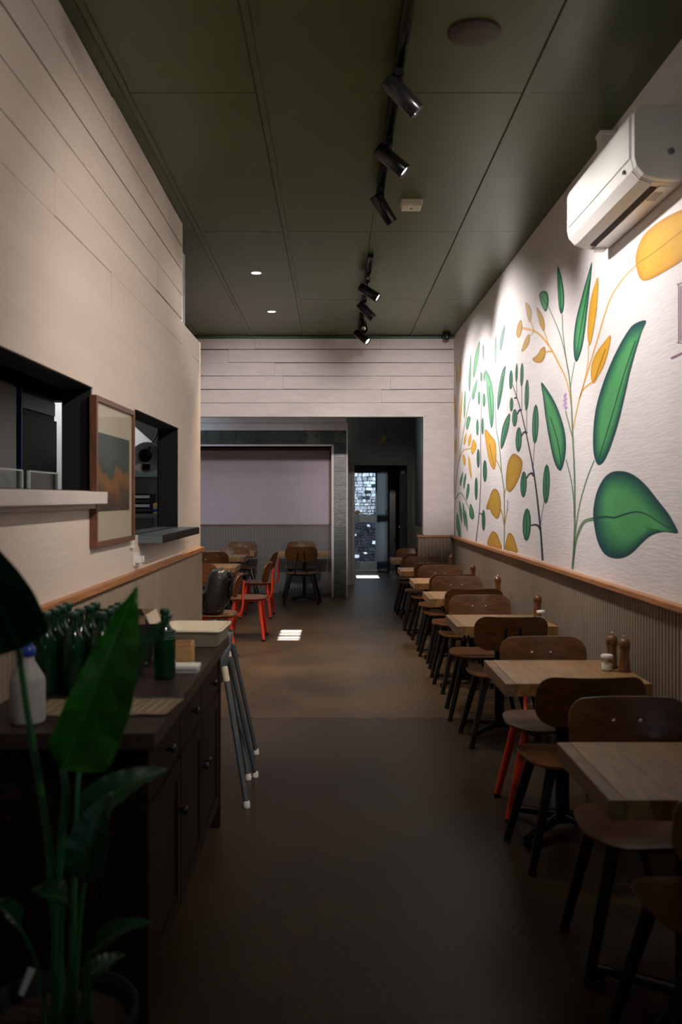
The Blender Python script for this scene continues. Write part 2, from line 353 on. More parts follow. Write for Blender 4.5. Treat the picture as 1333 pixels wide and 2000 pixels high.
MB().box(-.10, .137, -.70, .75, 0, .047).build('slab', M['cabinet'], sh, bevel=.006)
MB().box(-.125, .130, -.695, .745, .047, .051).build('metal_top', M['alu'], sh)
MB().box(-.10, .139, -.706, -.70, .002, .046).build('metal_end_cap', M['alu'], sh, bevel=.001)

# ---- right wall with the painted mural
wr = structure('wall_right')
def rbox(y0, y1, z0, z1, d0, d1, name, m, bevel=0, parent=None):
    p = [(XR(y0) - d0, y0, z0), (XR(y1) - d0, y1, z0), (XR(y1) - d1, y1, z0), (XR(y0) - d1, y0, z0)]
    q = [(a, b, z1) for a, b, c in p]
    return MB().hexa(p + q).build(name, m, parent, bevel=bevel)
rbox(-3.2, ZE + .1, 0, CEIL, -.15, 0, 'plaster', M['wallwhite'], parent=wr)
corrugated((XR(-3) - .002, -3.0), (XR(ZE) - .002, ZE), 0, 1.085, M['corr'], 'corrugated_panel', wr, amp=.008)
t3 = rbox(-3.0, ZH, 1.085, 1.112, 0, .05, 'trim_3', M['rail'], bevel=.003); tag(t3, kind='structure')

# ---- header wall of boards at the end of the dining room
wb = structure('wall_back'); HB = 2.6; xr = XR(ZH)
MB().box(-4.2, xr + .03, ZH + .018, ZH + .13, HB, CEIL).build('backing', M['gap'], wb)
random.seed(5)
hz = lambda u, z, d: (u, ZH + .018 - d, z)
planks(wb, -4.2, xr, HB, CEIL, hz, M['header'], pitch=.165, tight=.3)
MB().box(-4.2, 1.135, ZH + .0, ZH + .13, HB - .008, HB).build('soffit_board', M['header'], wb)
MB().box(1.12, xr + .03, ZH, ZH + .13, 0, HB).build('stub_panel', M['header'], wb)
MB().box(1.108, 1.12, ZH - .004, ZH + .13, 1.12, HB).build('corner_bead', M['header'], wb)
corrugated((xr - .004, ZH - .002), (1.07, ZH - .002), 0, 1.09, M['corr'], 'corrugated_panel', wb, amp=-.009) if False else corrugated((1.07, ZH - .004), (xr - .012, ZH - .004), 0, 1.085, M['corr'], 'corrugated_panel', wb, amp=-.016)
MB().box(1.05, 1.12, ZH - .002, ZH + .13, 0, 1.085).build('stub_base', M['corr'], wb)
tag(MB().box(1.035, xr - .05, ZH - .045, ZH + .13, 1.085, 1.112).build('trim_4', M['rail'], bevel=.003), kind='structure')
for (x, z, r) in ((-.93, 3.50, .006), (-.13, 3.50, .004), (-.13, 3.54, .004), (-.9, 2.93, .004)):
    MB().lathe([(r, 0), (r, .003)], 8, (x, ZH - .002, z), M=Matrix.Rotation(PI / 2, 3, 'X')).build('nail_hole', M['gap'], wb)

# ---- rear part: tiled wall with a mauve panel in a niche, hall and back door
RC = 3.3
wt = structure('wall_rear'); s_ = F / ZP
NZ = 15.25; NX = -.03; NT = 2.395                   # niche back plane, niche right side, niche head height
PX = .205                                           # right edge of the pier
MB().box(-4.2, PX, ZP + .012, NZ + .4, NT, RC).box(NX, PX, ZP + .012, ZE, 0, NT).box(-4.2, NX, NZ, NZ + .1, 0, NT).build('core', M['mortar'], wt)
random.seed(3)
tw = .222
def tile(x0, x1, z0, z1):
    g = .002; d = random.uniform(0, .004)
    MB().box(x0 + g, x1 - g, ZP - .002 - d, ZP + .012, z0 + g, z1 - g).build('tile', random.choices(M['tile'], (5, 2, 4))[0], wt)
z = 0
while z < 2.62:
    tile(NX + .02, PX - .022, z, min(z + tw, 2.64)); z += tw
x = NX + .02
while x > -3.4:
    tile(x - tw, x, NT + .03, 2.64); x -= tw
MB().box(-4.2, PX, ZP - .012, ZP + .012, 2.645, 2.76).build('beam_board', M['header'], wt)
MB().box(-4.2, PX - .02, ZP - .016, ZP + .012, 2.765, RC).build('beam_board', M['header'], wt)
MB().box(PX - .02, PX + .004, ZP - .012, ZP + .03, 0, 2.645).build('corner_bead', M['header'], wt)
MB().box(NX - .02, NX + .018, ZP - .014, NZ, 0, NT + .028).build('niche_side_trim', M['header'], wt)
MB().box(-4.2, NX, ZP - .014, NZ, NT, NT + .028).build('niche_head_trim', M['header'], wt)
MB().box(-4.2, NX - .02, NZ - .02, NZ, NT - .04, NT).box(NX - .055, NX - .02, NZ - .02, NZ, 1.14, NT - .04).box(-4.2, NX - .055, NZ - .02, NZ, 1.11, 1.14).build('panel_frame', M['brownframe'], wt)
MB().box(-4.2, NX - .055, NZ - .008, NZ, 1.14, NT - .04).build('mauve_panel', M['pink'], wt)
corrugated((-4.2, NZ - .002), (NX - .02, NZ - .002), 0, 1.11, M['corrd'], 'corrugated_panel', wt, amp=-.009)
wh = structure('wall_hall')
DX0, DX1, DT = .343, 1.336, 2.185
MB().box(PX - .1, DX0, ZE, ZE + .12, 0, RC).box(DX1, 1.75, ZE, ZE + .12, 0, RC).box(DX0, DX1, ZE, ZE + .12, DT, RC).build('plaster', M['hall'], wh)
MB().box(DX0 - .05, DX0 + .02, ZE - .02, ZE + .02, 0, DT - .02).box(DX1 - .02, DX1 + .05, ZE - .02, ZE + .02, 0, DT - .02).box(DX0 - .05, DX1 + .05, ZE - .02, ZE + .02, DT - .02, DT + .06).build('door_frame', M['hallframe'], wh, bevel=.003)
r_ = MB().box(.36 - .1, .36, ZE + .12, 20.0, 0, 2.5).box(1.40, 1.5, ZE + .12, 20.0, 0, 2.5).box(.3, 1.5, ZE + .12, 20.0, 2.4, 2.5); r_.build('passage_lining', M['doormatt'], wh)
rhx = XR(ZH)
MB().box(1.30, 1.46, ZH + .14, ZH + .15, 0, .02).build('skirting', M['hallframe'], wh) if False else None
# dark sage paint on the hall's own side wall, beyond the stub
rbox(ZH + .13, ZE, 1.09, RC, .0, .012, 'hall_side_paint', M['hall'], parent=wh)
ws = structure('wall_far_left')
MB().box(-4.3, -4.2, -3.2, ZE, 0, CEIL).build('plaster', M['header'], ws)
MB().box(-4.2, XL - TW, ZW - .12, ZW + .028, 0, CEIL).build('kitchen_end_wall', M['kitchen'], ws)
MB().box(-4.2, XL, ZW - .12, ZW + .028, 2.875, CEIL).build('kitchen_end_top', M['kitchen'], ws) if False else None
wf = structure('wall_front')
MB().box(-4.2, .55, -3.3, -3.2, 0, CEIL).box(1.3, 1.75, -3.3, -3.2, 0, CEIL).box(.55, 1.3, -3.3, -3.2, 2.2, CEIL).box(.55, 1.3, -3.3, -3.2, 0, 1.0).build('plaster', M['black'], wf)
MB().box(.90, .95, -3.28, -3.22, 1.0, 2.2).build('mullion', M['black'], wf)
# rear roof with a small louvred skylight that lets in the sun patch
SY0, SY1, SX0, SX1 = 13.0, 13.9, -.63, -.40
tn = math.tan(math.radians(50)); off = RC / tn
SY0, SY1 = 10.22 + off, 11.05 + off
rr = MB().box(-4.3, -3.7, ZH + .1, ZE + .2, RC, RC + .06).box(-2.2, SX0, ZH + .1, ZE + .2, RC, RC + .06).box(-3.7, -2.2, ZH + .1, 12.0, RC, RC + .06).box(-3.7, -2.2, 14.2, ZE + .2, RC, RC + .06).box(SX1, 1.75, ZH + .1, ZE + .2, RC, RC + .06).box(SX0, SX1, ZH + .1, SY0, RC, RC + .06).box(SX0, SX1, SY1, ZE + .2, RC, RC + .06).build('ceiling_rear', M['hall']); tag(rr, kind='structure')  # wide left opening is an unseen skylight added to light the dining corner
sk = structure('window_3')
for k in (.18, .42, .50, .74):
    yy = SY0 + (SY1 - SY0) * k; MB().box(SX0, SX1, yy - .018, yy + .018, RC + .07, RC + .085).build('glazing_bar', M['alu'], sk)

# ------------------------------------------------------------------ mural
def wallpt(px, py, lift=.0015):
    k = (px - VX) / F; Z = 1.548 / (k + .00469); q = P(px, py, Z); q.x = XR(Z) - lift; return q
def c8(x, y): return (860 + x / 2.778, 480 + y / 2.778)
def c7(x, y): return (880 + x / 4.165, 620 + y / 4.165)
GRN = ((.085, .37, .13), (.018, .15, .085), (.010, .065, .075))
DGR = ((.050, .25, .105), (.020, .13, .080), (.010, .05, .065))
PGR = ((.14, .42, .20), (.06, .27, .14), (.035, .15, .12))
GGR = ((.22, .33, .28), (.17, .28, .25), (.14, .22, .22))
YEL = ((.72, .40, .035), (.68, .35, .03), (.55, .26, .03))
OCH = ((.52, .30, .025), (.47, .26, .022), (.38, .18, .03))
POR = ((.74, .47, .14), (.72, .43, .11), (.66, .36, .08))
LAV = ((.52, .36, .62), (.56, .42, .66), (.6, .5, .7))
def paint_mesh(vs, fs, cols, name):
    me = bpy.data.meshes.new(name); me.from_pydata([tuple(v) for v in vs], [], fs); me.materials.append(M['mural'])
    ca = me.color_attributes.new('paint', 'FLOAT_COLOR', 'POINT')
    for i, c in enumerate(cols): ca.data[i].color = (*c, 1)
    o = bpy.data.objects.new(name, me); COL.objects.link(o); o.parent = wr; return o
lift = [.0012]
def leaf(pts, colr, vein=None, name='painted_leaf', cv=None, smooth=True):
    """closed outline in px; rings of paint from a dark rim to a light middle"""
    pts = [(Vector((*p, 0))) for p in pts]
    if smooth:
        n = len(pts); out = []
        for i in range(n):
            p0, p1, p2, p3 = pts[i - 1], pts[i], pts[(i + 1) % n], pts[(i + 2) % n]
            for k in range(3):
                t = k / 3; out.append(.5 * ((2 * p1) + (p2 - p0) * t + (2 * p0 - 5 * p1 + 4 * p2 - p3) * t * t + (3 * p1 - p0 - 3 * p2 + p3) * t ** 3))
        pts = out
    n = len(pts); c = sum(pts, Vector((0, 0, 0))) / n
    # skeleton: squeeze along the long axis so the inner rings follow the shape
    xs = [p.y for p in pts]; ax = Vector((0, 1, 0))
    far = max(((a - b).length, i, j) for i, a in enumerate(pts) for j, b in enumerate(pts) if i < j)
    ax = (pts[far[1]] - pts[far[2]]).normalized()
    def inner(p, t):
        d = p - c; al = d.dot(ax); pe = d - ax * al
        return c + ax * al * (1 - (1 - t) * .55) + pe * t
    lift[0] = .0012 + (lift[0] * 10000 % 7) * .0001
    vs = []; cl = []; fs = []
    for t, cc in ((1, colr[2]), (.93, colr[2]), (.80, colr[1]), (.45, colr[0]), (.0, colr[0])):
        for p in pts: q = inner(p, t); vs.append(wallpt(q.x, q.y, lift[0])); cl.append(cc)
    for r in range(4):
        for k in range(n): fs.append((r * n + k, r * n + (k + 1) % n, (r + 1) * n + (k + 1) % n, (r + 1) * n + k))
    o = paint_mesh(vs, fs, cl, name)
    if vein: stroke(vein, cv or tuple(x * .55 for x in colr[1]), 1.1, 'painted_vein', .0024)
    return o
def stroke(pts, col, wd, name='painted_stem', lf=.0008, w2=None):
    q = smoothline([(p[0], p[1], 0) for p in pts], 6); vs = []; cl = []; n = len(q)
    for i, p in enumerate(q):
        t = (q[min(i + 1, n - 1)] - q[max(i - 1, 0)]); t.normalize(); nn = Vector((-t.y, t.x, 0))
        ww = wd + ((w2 if w2 is not None else wd) - wd) * i / (n - 1)
        ww *= 1.35; a = p + nn * ww / 2; b = p - nn * ww / 2; vs += [wallpt(a.x, a.y, lf), wallpt(b.x, b.y, lf)]; cl += [col, col]
    return paint_mesh(vs, [(2 * i, 2 * i + 1, 2 * i + 3, 2 * i + 2) for i in range(n - 1)], cl, name)
def L8(pts, c, vein=None): return leaf([c8(*p) for p in pts], c, [c8(*p) for p in vein] if vein else None)
def L7(pts, c, vein=None): return leaf([c7(*p) for p in pts], c, [c7(*p) for p in vein] if vein else None)
def oval(cx, cy, hw, hh, c, tilt=0):
    pts = []
    for k in range(12):
        a = 2 * PI * k / 12; u = hw * math.cos(a); v = hh * math.sin(a)
        pts.append(c7(cx + u * math.cos(tilt) - v * math.sin(tilt), cy + u * math.sin(tilt) + v * math.cos(tilt)))
    leaf(pts, c, [c7(cx, cy - hh * .75), c7(cx, cy + hh * .8)], smooth=False)
def S8(pts, c, w_, w2=None): stroke([c8(*p) for p in pts], c, w_, w2=w2)
def S7(pts, c, w_, w2=None): stroke([c7(*p) for p in pts], c, w_, w2=w2)
SG, SO, SD, SP = (.16, .27, .15), (.70, .38, .08), (.03, .045, .07), (.20, .17, .24)
# nearest plant
S8([(720, 1755), (728, 1640), (732, 1500), (731, 1250), (722, 1050), (716, 900), (706, 750), (690, 640), (655, 490), (590, 332)], SG, 3.2, 1.0)
S8([(664, 372), (668, 470), (682, 590), (700, 700)], SG, 1.2); S8([(732, 628), (716, 720), (707, 790)], SG, 1.0)
S8([(685, 1160), (712, 1270), (727, 1390), (729, 1480)], SG, 1.5); S8([(838, 1165), (800, 1260), (760, 1400), (735, 1560), (728, 1680)], SG, 1.8)
S8([(722, 1740), (735, 1620), (755, 1550), (785, 1497), (838, 1482)], SG, 2.4, 5.5); S8([(682, 895), (700, 965), (722, 1050)], SG, 1.4)
S8([(722, 1000), (745, 885), (772, 790), (828, 738)], SO, 1.3, 2.2); S8([(758, 830), (800, 690), (852, 520), (920, 300), (990, 185), (1066, 105)], SO, 2.0, 1.6); S8([(806, 540), (803, 640), (772, 790)], SO, 1.2)
S8([(715, 880), (690, 740), (645, 640), (590, 540), (525, 470), (450, 447)], SO, 1.2, 3.2); S8([(512, 460), (500, 430), (492, 410)], SO, 1.4); S8([(590, 540), (575, 490), (562, 455)], SO, 1.2); S8([(510, 465), (490, 490)], SO, 1.6); S8([(612, 575), (590, 573), (570, 580)], SO, 2.4)
L8([(833, 1470), (838, 1400), (855, 1330), (885, 1270), (925, 1232), (975, 1222), (1030, 1232), (1080, 1262), (1130, 1310), (1185, 1380), (1240, 1450), (1275, 1510), (1293, 1557), (1240, 1552), (1190, 1555), (1140, 1575), (1095, 1615), (1050, 1660), (1000, 1690), (950, 1695), (905, 1680), (875, 1645), (850, 1580)], GRN)
stroke([c8(*p) for p in [(833, 1480), (900, 1470), (950, 1475), (1010, 1455), (1070, 1443), (1130, 1460), (1200, 1505), (1290, 1555)]], (.012, .08, .07), 3.2, 'painted_vein', .0024, .8)
L8([(860, 1190), (840, 1150), (832, 1080), (835, 980), (848, 880), (875, 780), (915, 670), (960, 570), (1010, 480), (1055, 425), (1120, 405), (1095, 470), (1065, 570), (1035, 680), (1010, 790), (985, 900), (955, 1010), (920, 1110), (890, 1170)], GRN, [(860, 1165), (930, 940), (1000, 700), (1062, 515)])
L8([(550, 740), (590, 790), (630, 860), (660, 940), (680, 1020), (684, 1100), (675, 1170), (655, 1220), (630, 1195), (610, 1130), (590, 1030), (572, 920), (560, 820)], GRN, [(600, 930), (640, 1060), (660, 1190)])
L8([(825, 90), (822, 150), (812, 250), (798, 370), (785, 480), (768, 570), (742, 630), (728, 590), (727, 500), (740, 400), (765, 300), (795, 190)], GRN, [(815, 180), (775, 400), (742, 600)])
L8([(858, 170), (860, 240), (852, 340), (838, 440), (822, 520), (810, 542), (802, 480), (806, 390), (820, 290), (840, 215)], YEL)
L8([(928, 485), (918, 560), (895, 640), (865, 700), (832, 748), (820, 700), (825, 640), (850, 580), (890, 525)], YEL, [(900, 560), (840, 730)])
L8([(640, 108), (655, 150), (668, 210), (675, 280), (672, 340), (660, 370), (648, 340), (642, 270), (638, 180)], GRN, [(648, 170), (660, 355)])
L8([(540, 262), (560, 245), (580, 250), (590, 285), (588, 325), (575, 357), (558, 335), (545, 300)], GRN, [(552, 275), (588, 330)])
for q in ([(465, 308), (485, 322), (498, 360), (492, 418), (478, 395), (468, 350)], [(525, 332), (550, 365), (568, 410), (566, 465), (548, 440), (533, 390)], [(440, 402), (448, 440), (440, 480), (428, 500), (415, 480), (422, 430)], [(485, 480), (487, 520), (470, 555), (442, 576), (455, 530), (470, 495)], [(570, 548), (572, 590), (555, 630), (525, 635), (502, 615), (530, 590), (548, 560)]): L8(q, OCH)
leaf([(1243, 515), (1245, 490), (1258, 460), (1285, 435), (1320, 415), (1352, 405), (1372, 420), (1375, 460), (1350, 495), (1325, 515), (1300, 530), (1270, 546), (1252, 545)], YEL, [(1246, 515), (1290, 485), (1360, 430)])
def flower(cx, cy, h, wd):
    for k in range(7):
        t = k / 6; a = (-1) ** k * wd * (1 - .5 * t); stroke([(cx, cy + h * (1 - t)), (cx + a, cy + h * (1 - t) - h * .22)], LAV[0], wd * .8, 'painted_flower', .0018)
flower(*c8(680, 815), 26, 3.2)
# dark oval-leaved plant
S7([(753, 1978), (735, 1720), (700, 1400), (670, 1200), (620, 950), (570, 740), (510, 550)], SD, 3.0, 1.0)
for q in ([(735, 1725), (718, 1697), (690, 1686), (650, 1695)], [(682, 1290), (665, 1268), (640, 1280), (622, 1310)], [(626, 945), (610, 932), (592, 945), (580, 968)], [(580, 757), (562, 757), (546, 790)], [(545, 648), (520, 660)]): S7(q, SD, 4.0, 1.6)
for q in ([(541, 525), (541, 645)], [(582, 560), (584, 760)], [(624, 760), (622, 935)], [(688, 1025), (680, 1120), (676, 1240)], [(768, 1480), (750, 1580), (735, 1700)]): S7(q, SP, .9)
for a in ((495, 507, 15, 80), (541, 450, 10, 78), (584, 467, 14, 98), (624, 633, 17, 130), (694, 868, 26, 162), (783, 1355, 29, 162), (500, 708, 15, 57), (526, 817, 21, 73), (558, 994, 25, 103), (598, 1358, 26, 108), (624, 1685, 34, 133)): oval(*a, DGR, .03)
# plant with ochre leaves
S7([(440, 1890), (440, 1450), (420, 1270), (400, 1050), (375, 900), (370, 720), (375, 550), (392, 280)], SG, 1.5, .6)
for q in ([(438, 1690), (428, 1620), (412, 1560)], [(438, 1470), (445, 1420), (455, 1390)], [(420, 1270), (400, 1210), (375, 1160)], [(440, 1690), (450, 1640), (466, 1560)]): S7(q, OCH[1], 1.3)
L7([(285, 425), (325, 490), (350, 600), (357, 760), (342, 895), (325, 860), (308, 700), (295, 540)], PGR, [(320, 560), (342, 860)])
L7([(452, 392), (440, 500), (420, 640), (390, 755), (383, 690), (395, 570), (420, 450)], DGR, [(430, 480), (395, 720)])
L7([(487, 782), (480, 880), (455, 980), (420, 1070), (410, 1020), (425, 900), (455, 820)], DGR, [(465, 860), (425, 1040)])
L7([(282, 910), (340, 970), (370, 1020), (375, 1140), (360, 1237), (325, 1190), (300, 1080)], YEL, [(320, 1030), (358, 1210)])
L7([(510, 1110), (555, 1125), (588, 1175), (575, 1270), (530, 1370), (485, 1420), (458, 1390), (455, 1300), (470, 1180)], OCH)
L7([(367, 1392), (395, 1420), (412, 1500), (408, 1590), (382, 1640), (340, 1600), (325, 1565), (292, 1555), (315, 1480), (340, 1410)], OCH)
L7([(303, 1848), (315, 1790), (335, 1750), (352, 1740), (378, 1755), (402, 1810), (422, 1880), (360, 1866)], OCH); L7([(447, 1886), (455, 1820), (470, 1765), (488, 1752), (515, 1780), (535, 1840), (550, 1912), (500, 1900)], OCH)
L7([(372, 150), (378, 250), (370, 380), (360, 320), (365, 210)], GGR); L7([(445, 60), (440, 140), (415, 265), (402, 240), (415, 140)], GGR)
for q in ((345, 385), (355, 490), (468, 1500)): flower(*c7(*q), 17, 1.4)
# far plants
S7([(210, 1822), (235, 1600), (250, 1300), (248, 1000), (255, 700), (266, 330)], SP, 1.6, .6); S7([(236, 1595), (255, 1598), (262, 1620)], SD, 1.6)
for a in ((252, 480, 7, 45), (278, 480, 7, 40), (235, 655, 10, 58), (276, 672, 12, 57), (222, 895, 11, 68), (264, 885, 10, 70)): oval(*a, PGR)
for a in ((229, 1147, 13, 78), (283, 1250, 17, 92), (212, 1393, 13, 95), (272, 1650, 15, 87)): oval(*a, DGR)
oval(270, 280, 8, 65, GGR)
for q in ([(240, 190), (232, 320), (195, 490), (188, 430), (205, 300)], [(170, 300), (168, 480), (158, 605), (150, 500)], [(220, 500), (210, 590), (188, 672), (180, 620), (195, 560)], [(122, 585), (125, 720), (115, 825), (110, 720)], [(150, 805), (165, 815), (155, 870), (138, 915), (130, 880), (138, 820)]): L7(q, PGR)
for q in ([(132, 940), (128, 1000), (112, 1040), (112, 990)], [(170, 945), (168, 1010), (150, 1050), (148, 990)], [(190, 990), (214, 1040), (205, 1080), (178, 1115), (170, 1060)], [(105, 1110), (125, 1150), (122, 1205), (105, 1180)], [(148, 1125), (165, 1180), (175, 1310), (155, 1250)]): L7(q, YEL)
for q in ([(45, 360), (60, 450), (55, 550), (48, 500)], [(88, 345), (92, 450), (80, 540), (75, 450)], [(32, 620), (50, 720), (52, 910), (38, 820)], [(98, 590), (97, 720), (80, 870), (75, 780)], [(40, 980), (55, 1020), (50, 1110), (34, 1060)]): L7(q, POR)
for q in ([(104, 1255), (100, 1320), (82, 1375), (80, 1320)], [(130, 1265), (125, 1340), (112, 1400), (108, 1330)], [(155, 1355), (155, 1420), (135, 1490), (130, 1440), (140, 1365)], [(165, 1515), (190, 1570), (195, 1625), (175, 1642), (155, 1600)], [(75, 1490), (95, 1570), (95, 1680), (75, 1580)], [(105, 1505), (122, 1600), (122, 1710), (103, 1600)], [(125, 1560), (140, 1650), (140, 1745), (125, 1650)], [(55, 1590), (75, 1650), (88, 1780), (70, 1780), (50, 1690)], [(33, 1190), (36, 1350), (33, 1480), (31, 1350)]): L7(q, DGR)
S7([(36, 1790), (38, 1500), (55, 1280), (75, 1150), (110, 920), (155, 690), (190, 620)], SG, 1.2, .6); S7([(42, 1480), (75, 1430), (105, 1450), (160, 1570)], SG, 2.0, .8); S7([(60, 1220), (100, 1090), (150, 1070), (175, 1060)], SO, 1.2, 1.6); S7([(70, 1180), (72, 950), (80, 860)], SO, .7)
# first stroke-letter of the wall sign and its underline (the rest lies outside the frame)
for q in ([(1327, 556), (1327, 669)], [(1331, 558), (1331, 667)], [(1323, 556), (1336, 552)], [(1323, 669), (1336, 671)]): stroke(q, (.28, .12, .22), 1.6, 'painted_letter', .0012)
stroke([(1312, 700), (1336, 689)], (.28, .12, .22), 3.0, 'painted_underline', .0012)

# ------------------------------------------------------------------ chairs
def rr_out(w_, h_, r, n=6, top_r=None):
    """rounded rectangle outline; r bottom corner radius, top_r top corner radius"""
    tr = top_r if top_r is not None else r; out = []
    for (cx, cy, a0, q) in ((w_ / 2 - r, -h_ / 2 + r, -PI / 2, r), (w_ / 2 - tr, h_ / 2 - tr, 0, tr), (-w_ / 2 + tr, h_ / 2 - tr, PI / 2, tr), (-w_ / 2 + r, -h_ / 2 + r, PI, r)):
        for k in range(n + 1):
            a = a0 + PI / 2 * k / n; out.append((cx + q * math.cos(a), cy + q * math.sin(a)))
    # subdivide long edges so that bends stay smooth
    res = []
    for i, p in enumerate(out):
        q = out[(i + 1) % len(out)]; d = math.dist(p, q); k = max(1, int(d / .05))
        for j in range(k): res.append((p[0] + (q[0] - p[0]) * j / k, p[1] + (q[1] - p[1]) * j / k))
    return res
def seat_pt(u, v, w_):
    f = 1 - .13 * max(0, (-v / .2)) if v < 0 else 1
    dip = -.012 * (1 - (u / .25) ** 2) * (1 - ((v + .03) / .21) ** 2)
    drop = -.018 * max(0, (v - .12) / .09) ** 2
    return (u * f, v, .452 + dip + drop + w_)
LEAN = math.radians(14)
def back_pt(u, v, w_):
    y = -.232 + .055 * (u / .23) ** 2 - math.sin(LEAN) * v + w_
    return (u, y, .728 + v * math.cos(LEAN))
def make_chair(name, label, legm, woodm, group, backm=None):
    t = thing(name, label, 'chair', group=group)
    MB().plate(rr_out(.50, .41, .10, top_r=.13), .016, seat_pt).build('seat', woodm, t)
    MB().plate(rr_out(.46, .225, .085, top_r=.075), .014, back_pt).build('backrest', backm or woodm, t)
    for sx in (-1, 1):
        for (y0, y1, xx, xt) in ((.13, .20, .27, .165), (-.13, -.185, .245, .150)):
            lg = MB().tube([(sx * xt, y0, .436), (sx * xx, y1, .014)], [.024, .0165], 12).build('leg', legm, t)
            MB().lathe([(.0165, 0), (.018, .004), (.0175, .02)], 12, (sx * xx, y1, 0)).build('foot_cap', M['blackmat'], lg)
        pth = smoothline([(sx * .085, -.02, .432), (sx * .085, -.16, .430), (sx * .083, -.235, .452), (sx * .075, -.262, .53), (sx * .055, -.262, .66), (sx * .042, -.278, .77)], 4)
        MB().tube(pth, .0095, 8).build('back_support', legm, t)
        p = back_pt(sx * .05, .025, .007)
        MB().lathe([(.0095, 0), (.0095, .003), (.005, .006), (.0, .0065)], 10, p, M=Matrix.Rotation(-PI / 2 , 3, 'X')).build('bolt', M['chrome'], t)
    MB().tube([(.16, .125, .428), (.16, -.125, .428)], .012, 8).tube([(-.16, .125, .428), (-.16, -.125, .428)], .012, 8).tube([(.16, .125, .428), (-.16, .125, .428)], .012, 8).tube([(.16, -.125, .428), (-.16, -.125, .428)], .012, 8).build('seat_frame', legm, t)
    return t
ch = make_chair('dining_chair', 'lighter plywood chair at the near edge of the nearest right-hand table, cut by the frame', M['blackmetal'], M['seatwood'], 'chairs along the mural wall', M['plyedge'])
ch.location = (1.105, 2.56, 0)
proto = make_chair('dining_chair', 'walnut chair facing the camera with a bright window glint, behind the nearest right-hand table', M['blackmetal'], M['seatwood'], 'chairs along the mural wall')
proto.location = (1.09, 3.19, 0); proto.rotation_euler = (0, 0, PI + .02)
redp = make_chair('dining_chair', 'walnut chair with red legs facing the camera behind the second right-hand table', M['red'], M['seatwood'], 'chairs along the mural wall')
redp.location = (1.11, 4.69, 0); redp.rotation_euler = (0, 0, PI + .03)
G = 'chairs along the mural wall'
for (x, y, rz, lb, s) in ((1.07, 4.05, .02, 'walnut chair, back to the camera, at near side of second right-hand table', 1),
        (1.115, 5.985, -.02, 'walnut chair, back to the camera, at near side of third right-hand table', 1),
        (1.09, 6.72, PI, 'walnut chair with two shining bolts facing the camera behind the third right-hand table', 1.01),
        (1.12, 7.60, 0, 'walnut chair, back to the camera, at near side of fourth right-hand table', 1.02),
        (1.13, 8.31, PI, 'walnut chair with two shining bolts facing the camera behind the fourth right-hand table', 1.02),
        (1.13, 8.965, .03, 'walnut chair, back to the camera, at near side of fifth right-hand table', 1.02),
        (1.135, 9.69, PI, 'walnut chair facing the camera behind the fifth right-hand table', 1.02),
        (1.12, 10.41, -.03, 'walnut chair, back to the camera, at near side of sixth right-hand table', 1.02),
        (1.10, 11.13, PI, 'walnut chair facing the camera behind the sixth right-hand table, at the stub wall', 1.02),
        (1.12, 12.24, 0, 'walnut chair, back to the camera, at the last table behind the stub wall', 1.02),
        (1.11, 12.95, PI, 'dark walnut chair ending the right-hand row, deep in the hall', 1.02)):
    copy_tree(proto, (x, y, 0), rz, lb, G, s)
# chairs of the dining corner on the left
GL = 'chairs in the left dining corner'
for (x, y, rz, lb, s) in ((-.97, 10.38, PI / 2, 'red-legged wooden chair seen from the side, nearest the sun patch', 1.02), (-1.02, 12.28, PI / 2 - .03, 'red-legged wooden chair seen from the side, behind the other red chair', 1.02), (-1.16, 8.98, PI / 2 + .12, 'red-legged wooden chair that carries the black backpack', 1.0)):
    copy_tree(redp, (x, y, 0), rz, lb, GL, s)
tealp = make_chair('dining_chair', 'wooden chair with teal legs, its back to the camera, beside the left wall end', M['teal'], M['plyedge'], GL)
tealp.location = (-1.565, 10.62, 0)
for (x, y, rz, lb, s) in ((-1.74, 11.85, PI, 'wooden chair facing the camera with a mauve sheen, behind the near left table', 1.02), (-1.67, 12.55, .05, 'wooden chair with its back to the camera between the two left tables', 1.02), (-1.52, 13.65, PI - .1, 'dark wooden chair with a mauve sheen behind the second left table', 1.0),
        (-.49, 13.72, 0, 'black-legged wooden chair, back to the camera, in front of the mauve panel', 1.03), (-.54, 14.78, PI, 'wooden chair behind the table under the mauve panel', 1.03), (-1.50, 14.82, PI, 'dark wooden chair against the ribbed wall in the far left corner', 1.03)):
    copy_tree(proto, (x, y, 0), rz, lb, GL, s)

# ------------------------------------------------------------------ tables
def make_table(label, group, lx=.655, ly=.60):
    t = thing('cafe_table', label, 'table', group=group)
    MB().box(-lx / 2 + .045, lx / 2, -ly / 2, ly / 2, .692, .750).build('tabletop', [M['tabletop']], t, bevel=.003)
    MB().box(-lx / 2, -lx / 2 + .0435, -ly / 2, ly / 2, .692, .7495).build('end_board', M['tabledge'], t, bevel=.003)
    MB().lathe([(.034, .03), (.034, .68)], 16).build('post', M['blackmetal'], t)
    MB().box(-.17, .17, -.17, .17, .680, .691).build('top_plate', M['blackmetal'], t)
    for k in range(4):
        a = k * PI / 2 + PI / 4; c, s = math.cos(a), math.sin(a)
        arm = MB().tube([(c * .02, s * .02, .060), (c * .16, s * .16, .045), (c * .31, s * .31, .026)], [.024, .021, .016], 8).build('base_arm', M['blackmetal'], t)
        MB().lathe([(.017, 0), (.019, .006), (.012, .022)], 10, (c * .295, s * .295, 0)).build('foot', M['blackmat'], arm)
    return t
TX = 1.09
tp = make_table('oak-topped pedestal table nearest the camera on the right', 'tables along the mural wall'); tp.location = (1.082, 2.83, 0)
TB = []
